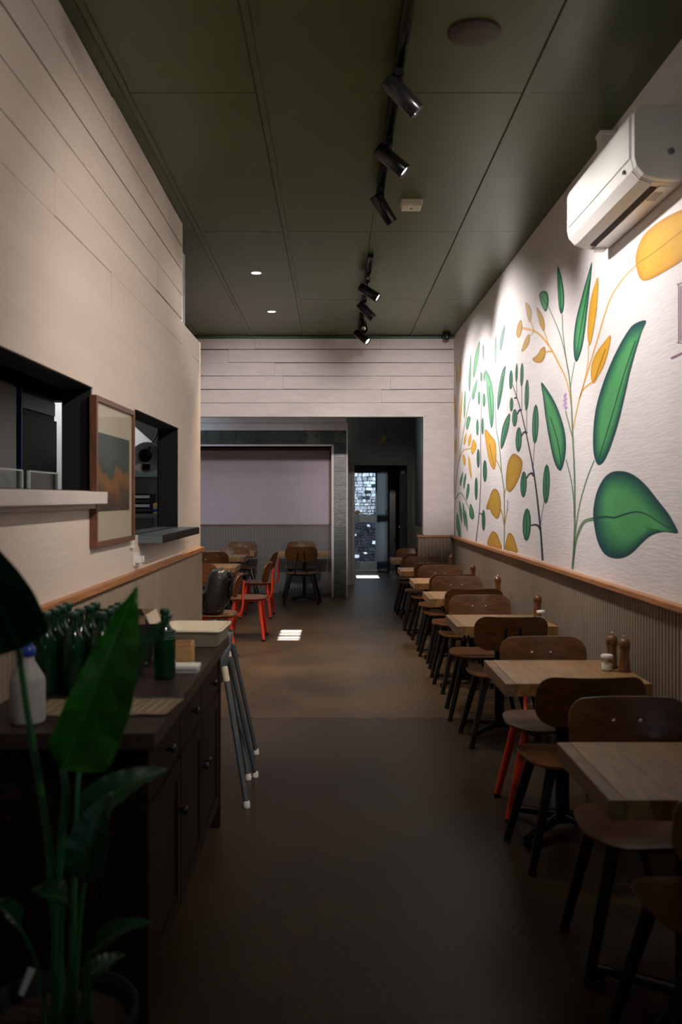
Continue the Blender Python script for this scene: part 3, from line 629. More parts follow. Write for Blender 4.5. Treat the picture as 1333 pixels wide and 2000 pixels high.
for (y, x, lb) in ((4.41, TX, 'second oak table from the camera on the right, with a salt jar and pepper mills'), (6.24, TX + .025, 'third oak table from the camera along the mural wall'), (7.86, TX + .015, 'fourth oak table from the camera along the mural wall'), (9.22, TX + .01, 'fifth oak table from the camera along the mural wall'), (10.67, TX - .015, 'sixth oak table from the camera, beside the white stub wall'), (12.50, TX, 'last oak table of the right-hand row, in the hall behind the stub wall')):
    copy_tree(tp, (x, y, 0), 0, lb, 'tables along the mural wall')
lt = make_table('oak table beside the left wall end, near the backpack', 'tables in the left dining corner', 1.0, .7); lt.location = (-1.68, 11.25, 0); lt.rotation_euler = (0, 0, PI)
for (x, y, lb) in ((-1.76, 13.10, 'dark oak table behind the near left table, beside the second red chair'), (-.47, 14.22, 'oak table under the mauve panel beside the tiled pier'), (-1.67, 14.22, 'oak table in the far left corner against the ribbed wall')):
    r = copy_tree(lt, (x, y, 0), PI, lb, 'tables in the left dining corner')
    if x > -.6: r.scale = (.82, .8, 1)
    elif y > 14: r.scale = (.9, .8, 1)

# ------------------------------------------------------------------ mills and jars
def make_mill(label):
    t = thing('pepper_mill', label, 'pepper mill', group='pepper mills by the wall')
    MB().lathe([(.029, 0), (.030, .004), (.030, .012), (.027, .016), (.026, .05), (.022, .075), (.024, .10), (.027, .112), (.027, .115)], 18).build('body', M['mill'], t)
    MB().lathe([(.023, .115), (.028, .118), (.029, .135), (.025, .150), (.014, .157)], 18).build('head', M['mill'], t)
    MB().lathe([(.004, .157), (.004, .162), (.009, .166), (.008, .174), (.0, .177)], 12).build('knob', M['chrome'], t)
    return t
def make_jar(label):
    t = thing('salt_jar', label, 'jar', group='salt jars by the wall')
    MB().lathe([(.027, 0), (.029, .004), (.029, .040), (.024, .055), (.024, .060)], 18).build('glass_body', M['clear'], t)
    MB().lathe([(.0255, .003), (.0262, .034), (.0, .036)], 14).build('salt', M['salt'], t)
    MB().lathe([(.0285, .060), (.0295, .064), (.0295, .072), (.024, .077)], 18).build('lid', M['plastic'], t)
    return t
ml = make_mill('wooden pepper mill with chrome knob in front of its twin on the second right-hand table'); ml.location = (1.355, 4.50, .75)
for (x, y, lb) in ((1.385, 4.40, 'wooden mill nearest the ribbed wall on the second right-hand table'), (1.395, 6.33, 'wooden pepper mill on the third right-hand table'), (1.385, 7.82, 'wooden pepper mill on the fourth right-hand table'), (1.375, 9.15, 'small wooden pepper mill on the fifth right-hand table'), (1.355, 10.72, 'tiny wooden pepper mill on the sixth right-hand table')):
    copy_tree(ml, (x, y, .75), 0, lb)
jr = make_jar('white lidded glass salt jar beside the mills on the second right-hand table'); jr.location = (1.31, 4.43, .75)
copy_tree(jr, (1.38, 6.16, .75), 0, 'white lidded glass salt jar in front of the mill on the third right-hand table')

# ------------------------------------------------------------------ track lights, downlights, ceiling fittings
TXC = .30
def track(y0, y1, label):
    t = thing('lighting_track', label, 'lighting track', (TXC, (y0 + y1) / 2, CEIL - .006)); h = (y1 - y0) / 2
    MB().box(-.021, -.012, -h, h, -.034, 0).box(.012, .021, -h, h, -.034, 0).box(-.021, .021, -h, h, -.008, 0).build('rail', M['blackmetal'], t)
    MB().box(-.021, .021, -h - .012, -h, -.034, 0).box(-.021, .021, h, h + .012, -.034, 0).build('end_cap', M['blackmetal'], t)
track(2.4, 6.08, 'long black lighting track on the green ceiling, nearer the camera'); track(7.62, 11.0, 'black lighting track at the far end of the green ceiling')
def aimrot(d): return Vector(d).to_track_quat('Z', 'Y').to_matrix()
spots = [(4.30, (.68, .02, -.70), 1, 'black track spotlight nearest the camera, aimed at the air conditioner'), (5.12, (.66, -.10, -.60), 1, 'second black track spotlight from the camera with a glowing lens'),
         (5.98, (.50, .22, -.76), 1, 'third black track spotlight, at the end of the near track'), (8.42, (.76, -.24, -.52), 1, 'black spotlight first along the far track'),
         (9.25, (.68, .0, -.70), 1, 'black spotlight second along the far track'), (10.1, (.02, -.86, -.45), 0, 'black spotlight turned to the camera, showing its unlit round lens'), (10.75, (.62, -.36, -.55), 1, 'last black spotlight of the far track with a glowing lens')]
spots += [(3.0, (-2.3, 2.3, -1.95), 2, 'added unseen spotlight by the mural, above the camera, washing the left wall'), (1.3, (-2.3, 2.4, -2.0), 2, 'added unseen spotlight by the mural, behind the camera, washing the left wall'), (3.2, (-.55, 8.3, -1.18), 3, 'left of two added unseen spotlights above the camera, aimed at the far boards'), (3.25, (.25, 8.3, -1.18), 3, 'right of two added unseen spotlights above the camera, aimed at the far boards')]  # out-of-frame spotlights added to brighten the left wall and the header boards
for (y, d, on, lb) in spots:
    t = thing('track_spotlight', lb, 'spotlight', ((TXC, TXC, 1.2, -.45 if d[0] < 0 else .85)[on], y, CEIL - (.04 if on < 2 else 0)), group='spotlights on the lighting tracks')
    MB().box(-.02, .02, -.055, .055, -.030, 0).build('adapter', M['blackmetal'], t)
    D = Vector(d).normalized(); R = aimrot(D); c = Vector((.015, 0, -.105))
    MB().tube(smoothline([(0, 0, -.03), (0, .03, -.05), (.004, .046, -.085), (.012, .044, -.108)], 4), .007, 8).build('bracket', M['blackmetal'], t)
    a = c - D * .10
    MB().lathe([(.018, -.002), (.040, 0), (.043, .004), (.043, .205), (.041, .207), (.038, .205), (.037, .185)], 24, a, M=R).build('body', M['blackmetal'], t)
    MB().lathe([(.037, .188), (.036, .190), (.0, .191)], 20, a, M=R).build('lens', M['bulb'] if on else M['lensoff'], t)
    if on:
        l = bpy.data.lights.new('spot_beam', 'SPOT'); l.energy = (0, SPOT_W * (.4 if y < 4.5 else .85 if y < 5.5 else 1), WASH_W * (.58 if y < 2 else 1.05), HEAD_W)[on]; l.color = ((), (1, .92, .89), (1, .87, .77), (1, .91, .87))[on]; l.spot_size = math.radians((0, 92, 84, 21)[on]); l.spot_blend = (0, .85, 1, .8)[on]; l.shadow_soft_size = (0, .035, .035, .07)[on]
        lo = bpy.data.objects.new('spot_beam', l); COL.objects.link(lo); lo.parent = t; lo.location = a + D * .215; lo.rotation_mode = 'QUATERNION'; lo.rotation_quaternion = (-D).to_track_quat('Z', 'Y')
for (x, y, lb) in ((-.705, 8.28, 'recessed ceiling downlight nearer the camera, left of the track'), (-.685, 10.0, 'recessed ceiling downlight farther away, near the board wall')):
    t = thing('downlight', lb, 'downlight', (x, y, CEIL), group='recessed downlights')
    MB().lathe([(.040, -.001), (.052, -.005), (.054, -.002), (.054, 0)], 24).build('bezel', M['plastic'], t)
    MB().lathe([(.0, -.0035), (.041, -.0035), (.041, -.001)], 24).build('diffuser', M['downl'], t)
    l = bpy.data.lights.new('downlight_beam', 'SPOT'); l.energy = DOWN_W; l.color = (1, .80, .56); l.spot_size = math.radians(85); l.spot_blend = .8; l.shadow_soft_size = .04
    lo = bpy.data.objects.new('downlight_beam', l); COL.objects.link(lo); lo.parent = t; lo.location = (0, 0, -.03)
for (x, y, z, e, c, lb) in ((.85, 14.6, RC, 40, (1, 1, .96), 'added unseen downlight in the hall ceiling behind the header wall'), (-.9, 13.3, RC, 15, (1, .90, .92), 'added unseen downlight in front of the tiled wall, behind the header')):  # hidden downlights added to lift the hall and the tiled rear wall
    t = thing('downlight', lb, 'downlight', (x, y, z), group='recessed downlights')
    MB().lathe([(.040, -.001), (.052, -.005), (.054, -.002), (.054, 0)], 24).build('bezel', M['plastic'], t)
    MB().lathe([(.0, -.0035), (.041, -.0035), (.041, -.001)], 24).build('diffuser', M['downl'], t)
    l = bpy.data.lights.new('downlight_beam', 'SPOT'); l.energy = e; l.color = c; l.spot_size = math.radians(150); l.spot_blend = .6; l.shadow_soft_size = .05
    lo = bpy.data.objects.new('downlight_beam', l); COL.objects.link(lo); lo.parent = t; lo.location = (0, 0, -.03)
t = thing('ceiling_speaker', 'round dark brown speaker grille in the green ceiling', 'speaker', (.605, 4.0, CEIL))
MB().lathe([(.0, -.014), (.06, -.0135), (.095, -.011), (.100, -.009)], 32).build('grille', M['speaker'], t); MB().lathe([(.100, -.010), (.112, -.008), (.114, 0)], 32).build('rim', M['speaker'], t)
t = thing('smoke_detector', 'small cream box detector on the green ceiling beside the track', 'detector', (.525, 6.3, CEIL))
MB().box(-.075, .075, -.075, .075, -.016, 0).build('base', M['creamplastic'], t, bevel=.006); MB().box(-.068, .068, -.068, .068, -.044, -.016).build('cover', M['creamplastic'], t, bevel=.012)
MB().lathe([(.008, -.047), (.008, -.044)], 10).build('indicator', M['gap'], t)
t = thing('dome_camera', 'black dome security camera in the ceiling corner', 'security camera', (1.375, 11.30, CEIL))
MB().lathe([(.05, 0), (.05, -.03), (.046, -.034)], 20).build('base', M['black'], t); MB().lathe([(.044, -.034), (.044, -.05), (.034, -.075), (.0, -.092)], 20).build('dome', M['dark'], t)
MB().lathe([(.012, 0), (.012, .01)], 12, (0, -.038, -.062), M=Matrix.Rotation(PI / 2, 3, 'X')).build('lens', M['chrome'], t)

# ------------------------------------------------------------------ air conditioner on the mural wall
AY0, AY1 = 3.99, 5.13
ac = thing('air_conditioner', 'white wall-mounted split air conditioner above the mural leaves', 'air conditioner', (XR(4.55), 4.56, 2.96))
ac.rotation_euler = (0, 0, .0047)
h = (AY1 - AY0) / 2
prof = [(-.004, 0), (-.06, -.004), (-.13, .002), (-.19, .022), (-.222, .058), (-.232, .10), (-.232, .285), (-.222, .312), (-.19, .324), (-.004, .326)]
def extr(pr, y0, y1, name, m, par, bevel=0):
    n = len(pr); vs = [(a, y0, b) for a, b in pr] + [(a, y1, b) for a, b in pr]
    return MB().add(vs, [tuple(range(n)), tuple(range(2 * n - 1, n - 1, -1))] + [(i, n + i, n + (i + 1) % n, (i + 1) % n) for i in range(n)]).build(name, m, par, bevel=bevel)
extr(prof, -h + .045, h - .045, 'body', M['acwhite'], ac); sc = [(a * 1.0, b) for a, b in prof]
e1 = extr([(a, b) for a, b in prof], -h, -h + .043, 'end_panel', M['acwhite'], ac, .012); extr(prof, h - .043, h, 'end_panel', M['acwhite'], ac, .012)
extr([(-.233, .104), (-.238, .106), (-.238, .280), (-.232, .286)], -h + .05, h - .05, 'front_panel', M['acwhite'], ac)
extr([(-.128, -.002), (-.118, -.004), (-.100, -.005), (-.100, .004), (-.128, .006)], -h + .10, h - .09, 'outlet_slot', M['gap'], ac)
extr([(-.224, .052), (-.19, .016), (-.134, -.004), (-.136, .001), (-.19, .022), (-.221, .056)], -h + .06, h - .06, 'louvre', M['acwhite'], ac)
extr([(-.096, -.008), (-.02, -.006), (-.02, 0), (-.096, 0)], -h + .08, h - .08, 'under_panel', M['acwhite'], ac)
MB().box(-.098, -.03, h - .075, h - .02, -.022, -.002).build('corner_block', M['acwhite'], ac, bevel=.006)
MB().box(-.2345, -.232, -h + .13, -h + .155, .07, .086).build('display', M['gap'], ac)
MB().box(-.0895, -.05, -.42, -.30, -.0092, -.0078).build('rating_sticker', M['greyplastic'], ac)
MB().lathe([(.016, 0), (.016, .003), (.010, .004), (.010, 0)], 16, (-.07, -h - .001, .12), M=Matrix.Rotation(PI / 2, 3, 'X')).build('badge', M['greyplastic'], ac)
tk = thing('pipe_trunking', 'white pipe cover rising from the air conditioner to the ceiling', 'pipe cover', (XR(5.02), 5.02, 3.29))
MB().box(-.085, -.004, -.04, .04, 0, .27).build('cover', M['acwhite'], tk, bevel=.006); MB().box(-.09, -.003, -.046, .046, .255, .275).build('collar', M['acwhite'], tk, bevel=.003)

# ------------------------------------------------------------------ picture, socket
pc = thing('framed_picture', 'brown-framed dark and orange picture between the two wall openings', 'picture', (XL, 4.61, 1.70))
fw, fh = .405, .35; fo = .034
for (y0, y1, z0, z1) in ((-fw, -fw + .026, -fh, fh), (fw - .026, fw, -fh, fh), (-fw + .026, fw - .026, fh - .026, fh), (-fw + .026, fw - .026, -fh, -fh + .026)):
    MB().box(.001, fo, y0, y1, z0, z1).build('frame_side', M['frame'], pc, bevel=.002)
MB().box(.004, .020, -fw + .026, fw - .026, -fh + .026, fh - .026).build('mount', M['mount'], pc)
def picmat():
    m, nt, b = nodes('landscape_print'); L = nt.links; tc = N(nt, 'ShaderNodeTexCoord'); sx = N(nt, 'ShaderNodeSeparateXYZ'); L.new(tc.outputs['Object'], sx.inputs[0])
    nz = N(nt, 'ShaderNodeTexNoise', Scale=4.0, Detail=5.0); L.new(tc.outputs['Object'], nz.inputs['Vector'])
    ad = N(nt, 'ShaderNodeMath', operation='MULTIPLY_ADD'); L.new(nz.outputs['Fac'], ad.inputs[0]); ad.inputs[1].default_value = .34; L.new(sx.outputs['Z'], ad.inputs[2])
    mr = N(nt, 'ShaderNodeMapRange'); mr.inputs[1].default_value = -.10; mr.inputs[2].default_value = .36; L.new(ad.outputs[0], mr.inputs[0])
    r = N(nt, 'ShaderNodeValToRGB'); e = r.color_ramp.elements; e[0].color = (.05, .028, .026, 1); e[0].position = .1; e[1].color = (.045, .05, .055, 1)
    for p, c in ((.35, (.13, .045, .015)), (.50, (.36, .12, .010)), (.60, (.26, .10, .016)), (.66, (.035, .040, .045)), (.78, (.075, .08, .08))): q = e.new(p); q.color = (*c, 1)
    L.new(mr.outputs[0], r.inputs[0]); L.new(r.outputs[0], b.inputs['Base Color']); b.inputs['Roughness'].default_value = .4; return m
MB().box(.020, .0215, -fw + .05, fw - .085, -.185, .185).build('print', picmat(), pc)
MB().box(.024, .0255, -fw + .026, fw - .026, -fh + .026, fh - .026).build('glazing', M['clear'], pc)
sk_ = thing('wall_socket', 'white double power socket with plugs above the left rail', 'socket', (XL, 5.17, 1.235))
MB().box(.001, .012, -.06, .06, -.035, .035).build('plate', M['plastic'], sk_, bevel=.003)
for q in (-.028, .028): MB().box(.012, .045, q - .017, q + .017, -.02, .018).build('plug', M['plastic'], sk_, bevel=.005)
cd = thing('cable_conduit', 'short white cable conduit under the framed picture corner', 'conduit', (XL, 5.06, 1.31)); MB().box(.001, .018, -.014, .014, 0, .07).build('cover', M['plastic'], cd, bevel=.003); MB().box(.001, .021, -.017, .017, -.006, .008).build('end_clip', M['plastic'], cd, bevel=.002)

# ------------------------------------------------------------------ kitchen seen through the openings
kf = thing('kitchen_fridge', 'dull steel fridge seen through the first wall opening', 'fridge', (-1.9, 5.0, 0))
MB().box(-.6, -.02, -.5, .52, .08, 2.26).build('body', M['steel'], kf, bevel=.008); MB().box(-.02, .0, -.49, .50, .10, 2.24).build('door', M['greyplastic'], kf, bevel=.006)
MB().tube([(.03, .44, .9), (.03, .44, 1.6)], .012, 8).tube([(.0, .44, .95), (.03, .44, .95)], .009, 8).tube([(.0, .44, 1.55), (.03, .44, 1.55)], .009, 8).build('handle', M['alu'], kf)
kb = thing('kitchen_cupboard', 'tall black cupboard beside the steel fridge in the kitchen', 'cupboard', (-1.9, 5.95, 0))
MB().box(-.6, -.02, -.40, .36, 0, 2.25).build('body', M['black'], kb, bevel=.005); MB().box(-.02, 0, -.39, .35, .1, 2.10).build('door', M['black'], kb, bevel=.004); MB().box(-.02, .004, -.37, .30, 2.13, 2.22).build('fascia', M['alu'], kb, bevel=.003); MB().box(-.01, .012, -.40, -.385, .0, 2.25).build('edge_strip', M['bluecap'], kb)
for (y0, y1, lb) in ((2.95, 3.50, 'low glass guard at the frame edge on the first servery sill'), (3.58, 3.95, 'low glass guard on the first servery sill, farther from the camera')):
    g = thing('glass_guard', lb, 'glass guard', (-1.19, (y0 + y1) / 2, 1.6145)); hh = (y1 - y0) / 2
    MB().box(-.003, .003, -hh + .004, hh - .004, 0, .067).build('pane', M['clear'], g)
    for q in (-hh, hh): MB().box(-.005, .005, q - .004, q + .004, 0, .070).build('end_post', M['glassedge'], g)
    MB().box(-.004, .004, -hh, hh, .067, .071).build('top_edge', M['glassedge'], g)
kl = thing('kitchen_lamp', 'cream dome lamp on a black arm seen through the second opening', 'lamp', (-1.44, 7.02, 1.895))
R = aimrot((.35, -.86, -.35)); MB().lathe([(.02, -.07), (.06, -.06), (.105, -.02), (.125, .03), (.121, .03), (.10, -.015), (.05, -.05)], 24, (0, 0, 0), M=R).build('shade', M['plastic'], kl)
MB().lathe([(.0, .02), (.04, .018), (.05, -.01), (.045, -.045)], 18, (0, 0, 0), M=R).build('holder', M['black'], kl)
MB().tube([(.02, .02, .05), (.07, .05, .16), (.12, .10, .42), (.12, .12, .9)], .008, 8).build('arm', M['black'], kl)
MB().box(-.02, .03, -.03, .03, -.105, -.06).build('switch_box', M['black'], kl, bevel=.004)
kp = bpy.data.lights.new('kitchen_fill_light', 'POINT'); kp.energy = 38; kp.color = (.95, .97, 1); kp.shadow_soft_size = .12; kpo = bpy.data.objects.new('kitchen_fill_light', kp); COL.objects.link(kpo); kpo.location = (-2.05, 6.9, 2.6)  # added light with no fitting, brightens the pale kitchen end wall
wk = structure('wall_kitchen')
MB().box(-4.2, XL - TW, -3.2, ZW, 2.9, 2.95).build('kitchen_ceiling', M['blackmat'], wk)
MB().box(-2.7, -2.6, -3.2, 6.5, 0, 2.9).build('kitchen_dark_partition', M['blackmat'], wk)  # black partition added so the lit far-left wall does not show
MB().box(-2.6, -1.26, 6.35, 6.5, 2.25, 2.9).build('kitchen_dark_blocker', M['blackmat'], wk)  # black box added to keep the view above the fridge dark
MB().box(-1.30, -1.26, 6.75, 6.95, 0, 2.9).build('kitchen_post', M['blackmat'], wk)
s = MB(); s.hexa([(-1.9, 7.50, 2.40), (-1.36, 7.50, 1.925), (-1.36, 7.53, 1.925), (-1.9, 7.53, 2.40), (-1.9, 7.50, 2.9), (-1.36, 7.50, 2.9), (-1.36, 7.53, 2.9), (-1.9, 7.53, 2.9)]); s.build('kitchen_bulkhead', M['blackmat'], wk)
sf = thing('kitchen_shelf_unit', 'dark kitchen shelving seen through the second opening', 'shelf', (-1.62, 7.36, 0))
for (z, th, m) in ((1.82, .05, 'black'), (1.74, .06, 'alu'), (1.42, .03, 'steel'), (.9, .03, 'steel')): MB().box(-.26, .24, -.17, .17, z, z + th).build('shelf', M[m], sf, bevel=.003)
MB().box(-.26, -.23, -.17, .17, 0, 1.82).box(.21, .24, -.17, .17, 0, 1.42).box(.21, .24, .14, .17, 1.42, 1.82).build('upright', M['steel'], sf)
cr = thing('storage_crate', 'black slatted crate on the kitchen shelf', 'crate', (-1.58, 7.34, 1.451))
MB().box(-.14, .13, -.12, .12, 0, .012).build('bottom', M['cratebk'], cr)
for k in range(4): MB().box(-.14, .13, -.125, -.118, .02 + k * .035, .042 + k * .035).build('slat', M['cratebk'] if k % 2 == 0 else M['greyplastic'], cr)
MB().box(-.14, -.125, -.12, .12, .012, .16).box(.115, .13, -.12, .12, .012, .16).box(-.14, .13, .112, .12, .012, .16).build('side', M['cratebk'], cr)
pb = thing('snack_packet', 'small orange and blue packet at the end of the kitchen shelf', 'packet', (-1.40, 7.22, 1.452)); MB().box(-.02, .035, -.02, .02, 0, .085).build('wrapper', M['boxwood'], pb, bevel=.008); MB().box(-.021, .036, -.021, .021, .02, .04).build('label_band', M['bluecap'], pb)

# ------------------------------------------------------------------ sideboard
sb = thing('sideboard', 'dark wood sideboard with drawers and doors against the left wall', 'sideboard', (-.83, 3.6, 0))
x0, x1, y0, y1 = -.265, .275, -.88, .85
MB().box(-.275, .31, -.94, .94, .852, .900).build('top', M['cabtop'], sb, bevel=.004)
MB().box(x0, x1 - .02, y0, y1, .10, .852).build('carcass', M['cabinet'], sb)
MB().box(x0, .20, y0 + .05, y1 - .05, 0, .10).build('plinth', M['cabinet'], sb)
for (yy) in (y0 - .004, y1 - .046): MB().box(x1 - .055, x1 + .006, yy, yy + .05, 0, .852).build('corner_post', M['cabinet'], sb, bevel=.008)
for (a, b, c, d) in ((x0, x0 + .07, .10, .85), (x1 - .13, x1 - .058, .10, .85), (x0 + .07, x1 - .13, .78, .85), (x0 + .07, x1 - .13, .10, .18)): MB().box(a, b, y0 - .016, y0, c, d).build('end_rail', M['cabinet'], sb, bevel=.003)
MB().box(x0 + .072, x1 - .132, y0 - .005, y0, .182, .778).build('end_panel', M['cabinet'], sb)
wd = (y1 - y0 - .10) / 3
for k in range(3):
    ya = y0 + .05 + k * wd; yb = ya + wd
    d = MB().box(x1 - .02, x1 - .002, ya + .008, yb - .008, .665, .840).build('drawer', M['cabinet'], sb, bevel=.004)
    MB().lathe([(.008, 0), (.008, .012), (.016, .020), (.014, .030), (.0, .033)], 12, (x1 - .002, (ya + yb) / 2, .752), M=Matrix.Rotation(PI / 2, 3, 'Y')).build('knob', M['blackmetal'], d)
    d = MB().box(x1 - .02, x1 - .006, ya + .008, yb - .008, .115, .650).build('door', M['cabinet'], sb, bevel=.004)
    fr = MB(); 
    for (a, b, c, e) in ((ya + .008, ya + .07, .115, .65), (yb - .07, yb - .008, .115, .65), (ya + .07, yb - .07, .59, .65), (ya + .07, yb - .07, .115, .175)): fr.box(x1 - .006, x1 + .002, a, b, c, e)
    fr.build('door_frame', M['cabinet'], d)
    MB().lathe([(.008, 0), (.008, .012), (.016, .020), (.014, .030), (.0, .033)], 12, (x1 + .002, yb - .04 if k != 2 else ya + .04, .47), M=Matrix.Rotation(PI / 2, 3, 'Y')).build('knob', M['blackmetal'], d)
TOP = .9
# bottles
def make_bottle(label, h_, r, group):
    t = thing('green_bottle', label, 'bottle', group=group)
    MB().lathe([(r * .85, 0), (r, .006), (r, h_ * .58), (r * .93, h_ * .66), (r * .5, h_ * .76), (r * .36, h_ * .82), (r * .34, h_ * .93)], 18).build('glass_body', M['greenglass'], t)
    MB().lathe([(r * .42, h_ * .925), (r * .46, h_ * .94), (r * .46, h_ * .985), (r * .40, h_)], 16).build('collar', M['bottlecap'], t)
    return t
bt = None
names = ['against the wall', 'in the middle row', 'in the row nearest the aisle']; pos = ['front', 'second', 'third', 'rearmost']
for r, x in enumerate((-1.005, -.905, -.808)):
    for k in range(4):
        lb = 'green bottle on the sideboard, %s one %s' % (pos[k], names[r])
        loc = (x + random.uniform(-.004, .004), 3.19 + k * .095, TOP)
        if bt is None: bt = make_bottle(lb, .285, .043, 'green bottles in rows on the sideboard'); bt.location = loc
        else: copy_tree(bt, loc, random.uniform(0, 6), lb)
b2 = make_bottle('single green glass bottle with ribbed shoulder standing apart on the sideboard', .262, .041, None); b2.location = (-.64, 3.47, TOP)
rb = MB()
for k in range(4): rb.lathe([(.0405, .148 + k * .009), (.0428, .151 + k * .009), (.0405, .154 + k * .009)], 18)
rb.build('rib', M['bottlecap'], b2)
t = thing('squeeze_bottle', 'frosted squeeze bottle with blue cap at the near corner of the sideboard', 'bottle', (-.93, 2.79, TOP))
MB().lathe([(.046, 0), (.052, .005), (.053, .012), (.053, .125), (.050, .138), (.030, .172), (.021, .188), (.019, .205)], 24).build('body', M['frost'], t)
MB().lathe([(.023, .203), (.024, .207), (.024, .226), (.016, .232), (.010, .243), (.0, .246)], 18).build('cap', M['bluecap'], t)
MB().lathe([(.0495, .006), (.0505, .082), (.0, .083)], 20).build('liquid', M['greyplastic'], t)
# carton, wooden box, tray, papers
t = thing('cardboard_carton', 'open brown cardboard carton behind the green bottles by the wall', 'carton', (-.90, 4.0, TOP))
MB().box(-.13, .10, -.11, -.106, 0, .185).build('side', M['card'], t); MB().box(-.13, .10, .106, .11, 0, .185).build('side', M['card'], t); MB().box(-.13, -.126, -.106, .106, 0, .185).build('side', M['card'], t); MB().box(.096, .10, -.106, .106, 0, .185).build('side', M['card'], t); MB().box(-.126, .096, -.106, .106, 0, .004).build('bottom', M['card'], t)
MB().hexa([(.10, -.11, .181), (.10, .11, .181), (.104, .11, .185), (.104, -.11, .185), (.150, -.10, .06), (.150, .10, .06), (.154, .10, .064), (.154, -.10, .064)]).build('flap', M['cardin'], t)
MB().hexa([(-.13, -.112, .185), (.10, -.112, .185), (.10, -.108, .185), (-.13, -.108, .185), (-.12, -.140, .215), (.09, -.140, .215), (.09, -.136, .217), (-.12, -.136, .217)]).build('flap', M['card'], t)
t = thing('wooden_box', 'small pale pine box beside the single green bottle', 'box', (-.645, 3.74, TOP), .05)
for (a, b, c, d) in ((-.07, .07, -.06, -.052), (-.07, .07, .052, .06), (-.07, -.062, -.052, .052), (.062, .07, -.052, .052)): MB().box(a, b, c, d, 0, .092).build('side', M['boxwood'], t)
MB().box(-.062, .062, -.052, .052, 0, .008).build('bottom', M['boxwood'], t)
t = thing('plastic_tub', 'shallow cream plastic tub at the far end of the sideboard', 'tub', (-.655, 4.33, TOP), -.04)
tb = MB(); o_ = rr_out(.26, .30, .03); i_ = rr_out(.285, .33, .035); vs = [(u, v, 0) for u, v in o_] + [(u, v, .075) for u, v in i_[:len(o_)]]
n = len(o_)
def scal(o, s): return [(u * s, v * s) for u, v in o]
lv = [(scal(o_, .94), .0), (scal(o_, 1.0), .006), (scal(o_, 1.09), .072), (scal(o_, 1.14), .076), (scal(o_, 1.14), .070), (scal(o_, 1.15), .070), (scal(o_, 1.15), .080), (scal(o_, 1.06), .080), (scal(o_, .97), .012), (scal(o_, .92), .008)]
vs = [(u, v, z) for o, z in lv for u, v in o]
tb.add(vs, [(j * n + k, j * n + (k + 1) % n, (j + 1) * n + (k + 1) % n, (j + 1) * n + k) for j in range(len(lv) - 1) for k in range(n)] , True)
tb.add([(u, v, 0) for u, v in lv[0][0]], [tuple(range(n))]); tb.add([(u, v, .008) for u, v in lv[-1][0]], [tuple(range(n))])
tb.build('shell', M['creamplastic'], t)
MB().plate(rr_out(.20, .20, .04), .012, lambda u, v, w_: (u - .01, v - .02, .03 + .012 * math.sin(u * 30) + .01 * math.cos(v * 26) + w_)).build('crumpled_cloth', M['plastic'], t)
t = thing('napkin_dispenser', 'low white and grey box on the sideboard in front of the pine box', 'box', (-.585, 3.60, TOP), -.02)
MB().box(-.055, .055, -.04, .04, 0, .016).build('base', M['greyplastic'], t, bevel=.003); MB().box(-.057, .057, -.042, .042, .016, .030).build('lid', M['plastic'], t, bevel=.004)
t = thing('dark_folder', 'dark flat folder leaning behind the single green bottle', 'folder', (-.85, 3.69, TOP), .1); MB().hexa([(-.11, -.02, 0), (.11, -.02, 0), (.11, -.012, 0), (-.11, -.012, 0), (-.11, .06, .155), (.13, .06, .165), (.13, .068, .165), (-.11, .068, .155)]).build('cover', M['black'], t); MB().box(-.10, .10, -.012, -.006, 0, .02).build('spine_label', M['greyplastic'], t)
random.seed(2)
for k in range(5):
    x = -.94 + k * .083; lb = ['leftmost of the printed kraft menus lying on the sideboard', 'printed kraft menu second from the left on the sideboard', 'printed kraft menu in the middle of the five on the sideboard', 'printed kraft menu second from the sideboard edge', 'printed kraft menu nearest the sideboard edge'][k]
    t = thing('paper_menu', lb, 'menu', (x + .035, 2.98 + random.uniform(-.01, .01), TOP + .0005 + .0012 * k), random.uniform(-.08, .08) - .12, group='kraft menus on the sideboard')
    MB().box(-.058, .058, -.115, .115, 0, .001).build('sheet', M['paper'], t)
    for q in range(3): MB().box(-.04 + q * .03, -.036 + q * .03, -.09, .09, .001, .0014).build('printed_line', M['cardin'], t)

# ------------------------------------------------------------------ high chairs
def make_highchair(label):
    t = thing('high_chair', label, 'high chair', group='high chairs behind the sideboard')
    lv = [(.085, .60), (.10, .575), (.12, .60), (.135, .70), (.145, .79), (.150, .79), (.14, .70), (.128, .615), (.10, .59), (.085, .585)]
    n = 28; vs = []
    for r, z in lv:
        for k in range(n):
            a = 2 * PI * k / n; c, s = math.cos(a), math.sin(a); q = 4; rr = r / (abs(c) ** q + abs(s) ** q) ** (1 / q)
            zz = z + (.05 * max(0, -s) ** 2 if z > .75 else 0); vs.append((rr * c, rr * s, zz))
    b = MB().add(vs, [(j * n + k, j * n + (k + 1) % n, (j + 1) * n + (k + 1) % n, (j + 1) * n + k) for j in range(len(lv) - 1) for k in range(n)], True)
    b.add(vs[:n], [tuple(range(n))]); b.add(vs[-n:], [tuple(range(n))]); b.build('seat_shell', M['tube'], t)
    for sx in (-1, 1):
        for sy in (-1, 1):
            l = MB().tube([(sx * .135, sy * .125, .70), (sx * .265, sy * .255, .02)], .0135, 12).build('leg', M['tube'], t)
            MB().lathe([(.017, 0), (.019, .006), (.018, .022), (.0145, .034)], 12, (sx * .266, sy * .256, 0)).build('foot', M['plastic'], l)
            MB().tube([(sx * .136, sy * .126, .695), (sx * .150, sy * .140, .62)], .0185, 10).build('leg_socket', M['creamplastic'] if sx > 0 and sy < 0 else M['tube'], l)
    return t
hc = make_highchair('high chair with grey splayed legs, nearer of the two behind the sideboard'); hc.location = (-.715, 4.955, 0)
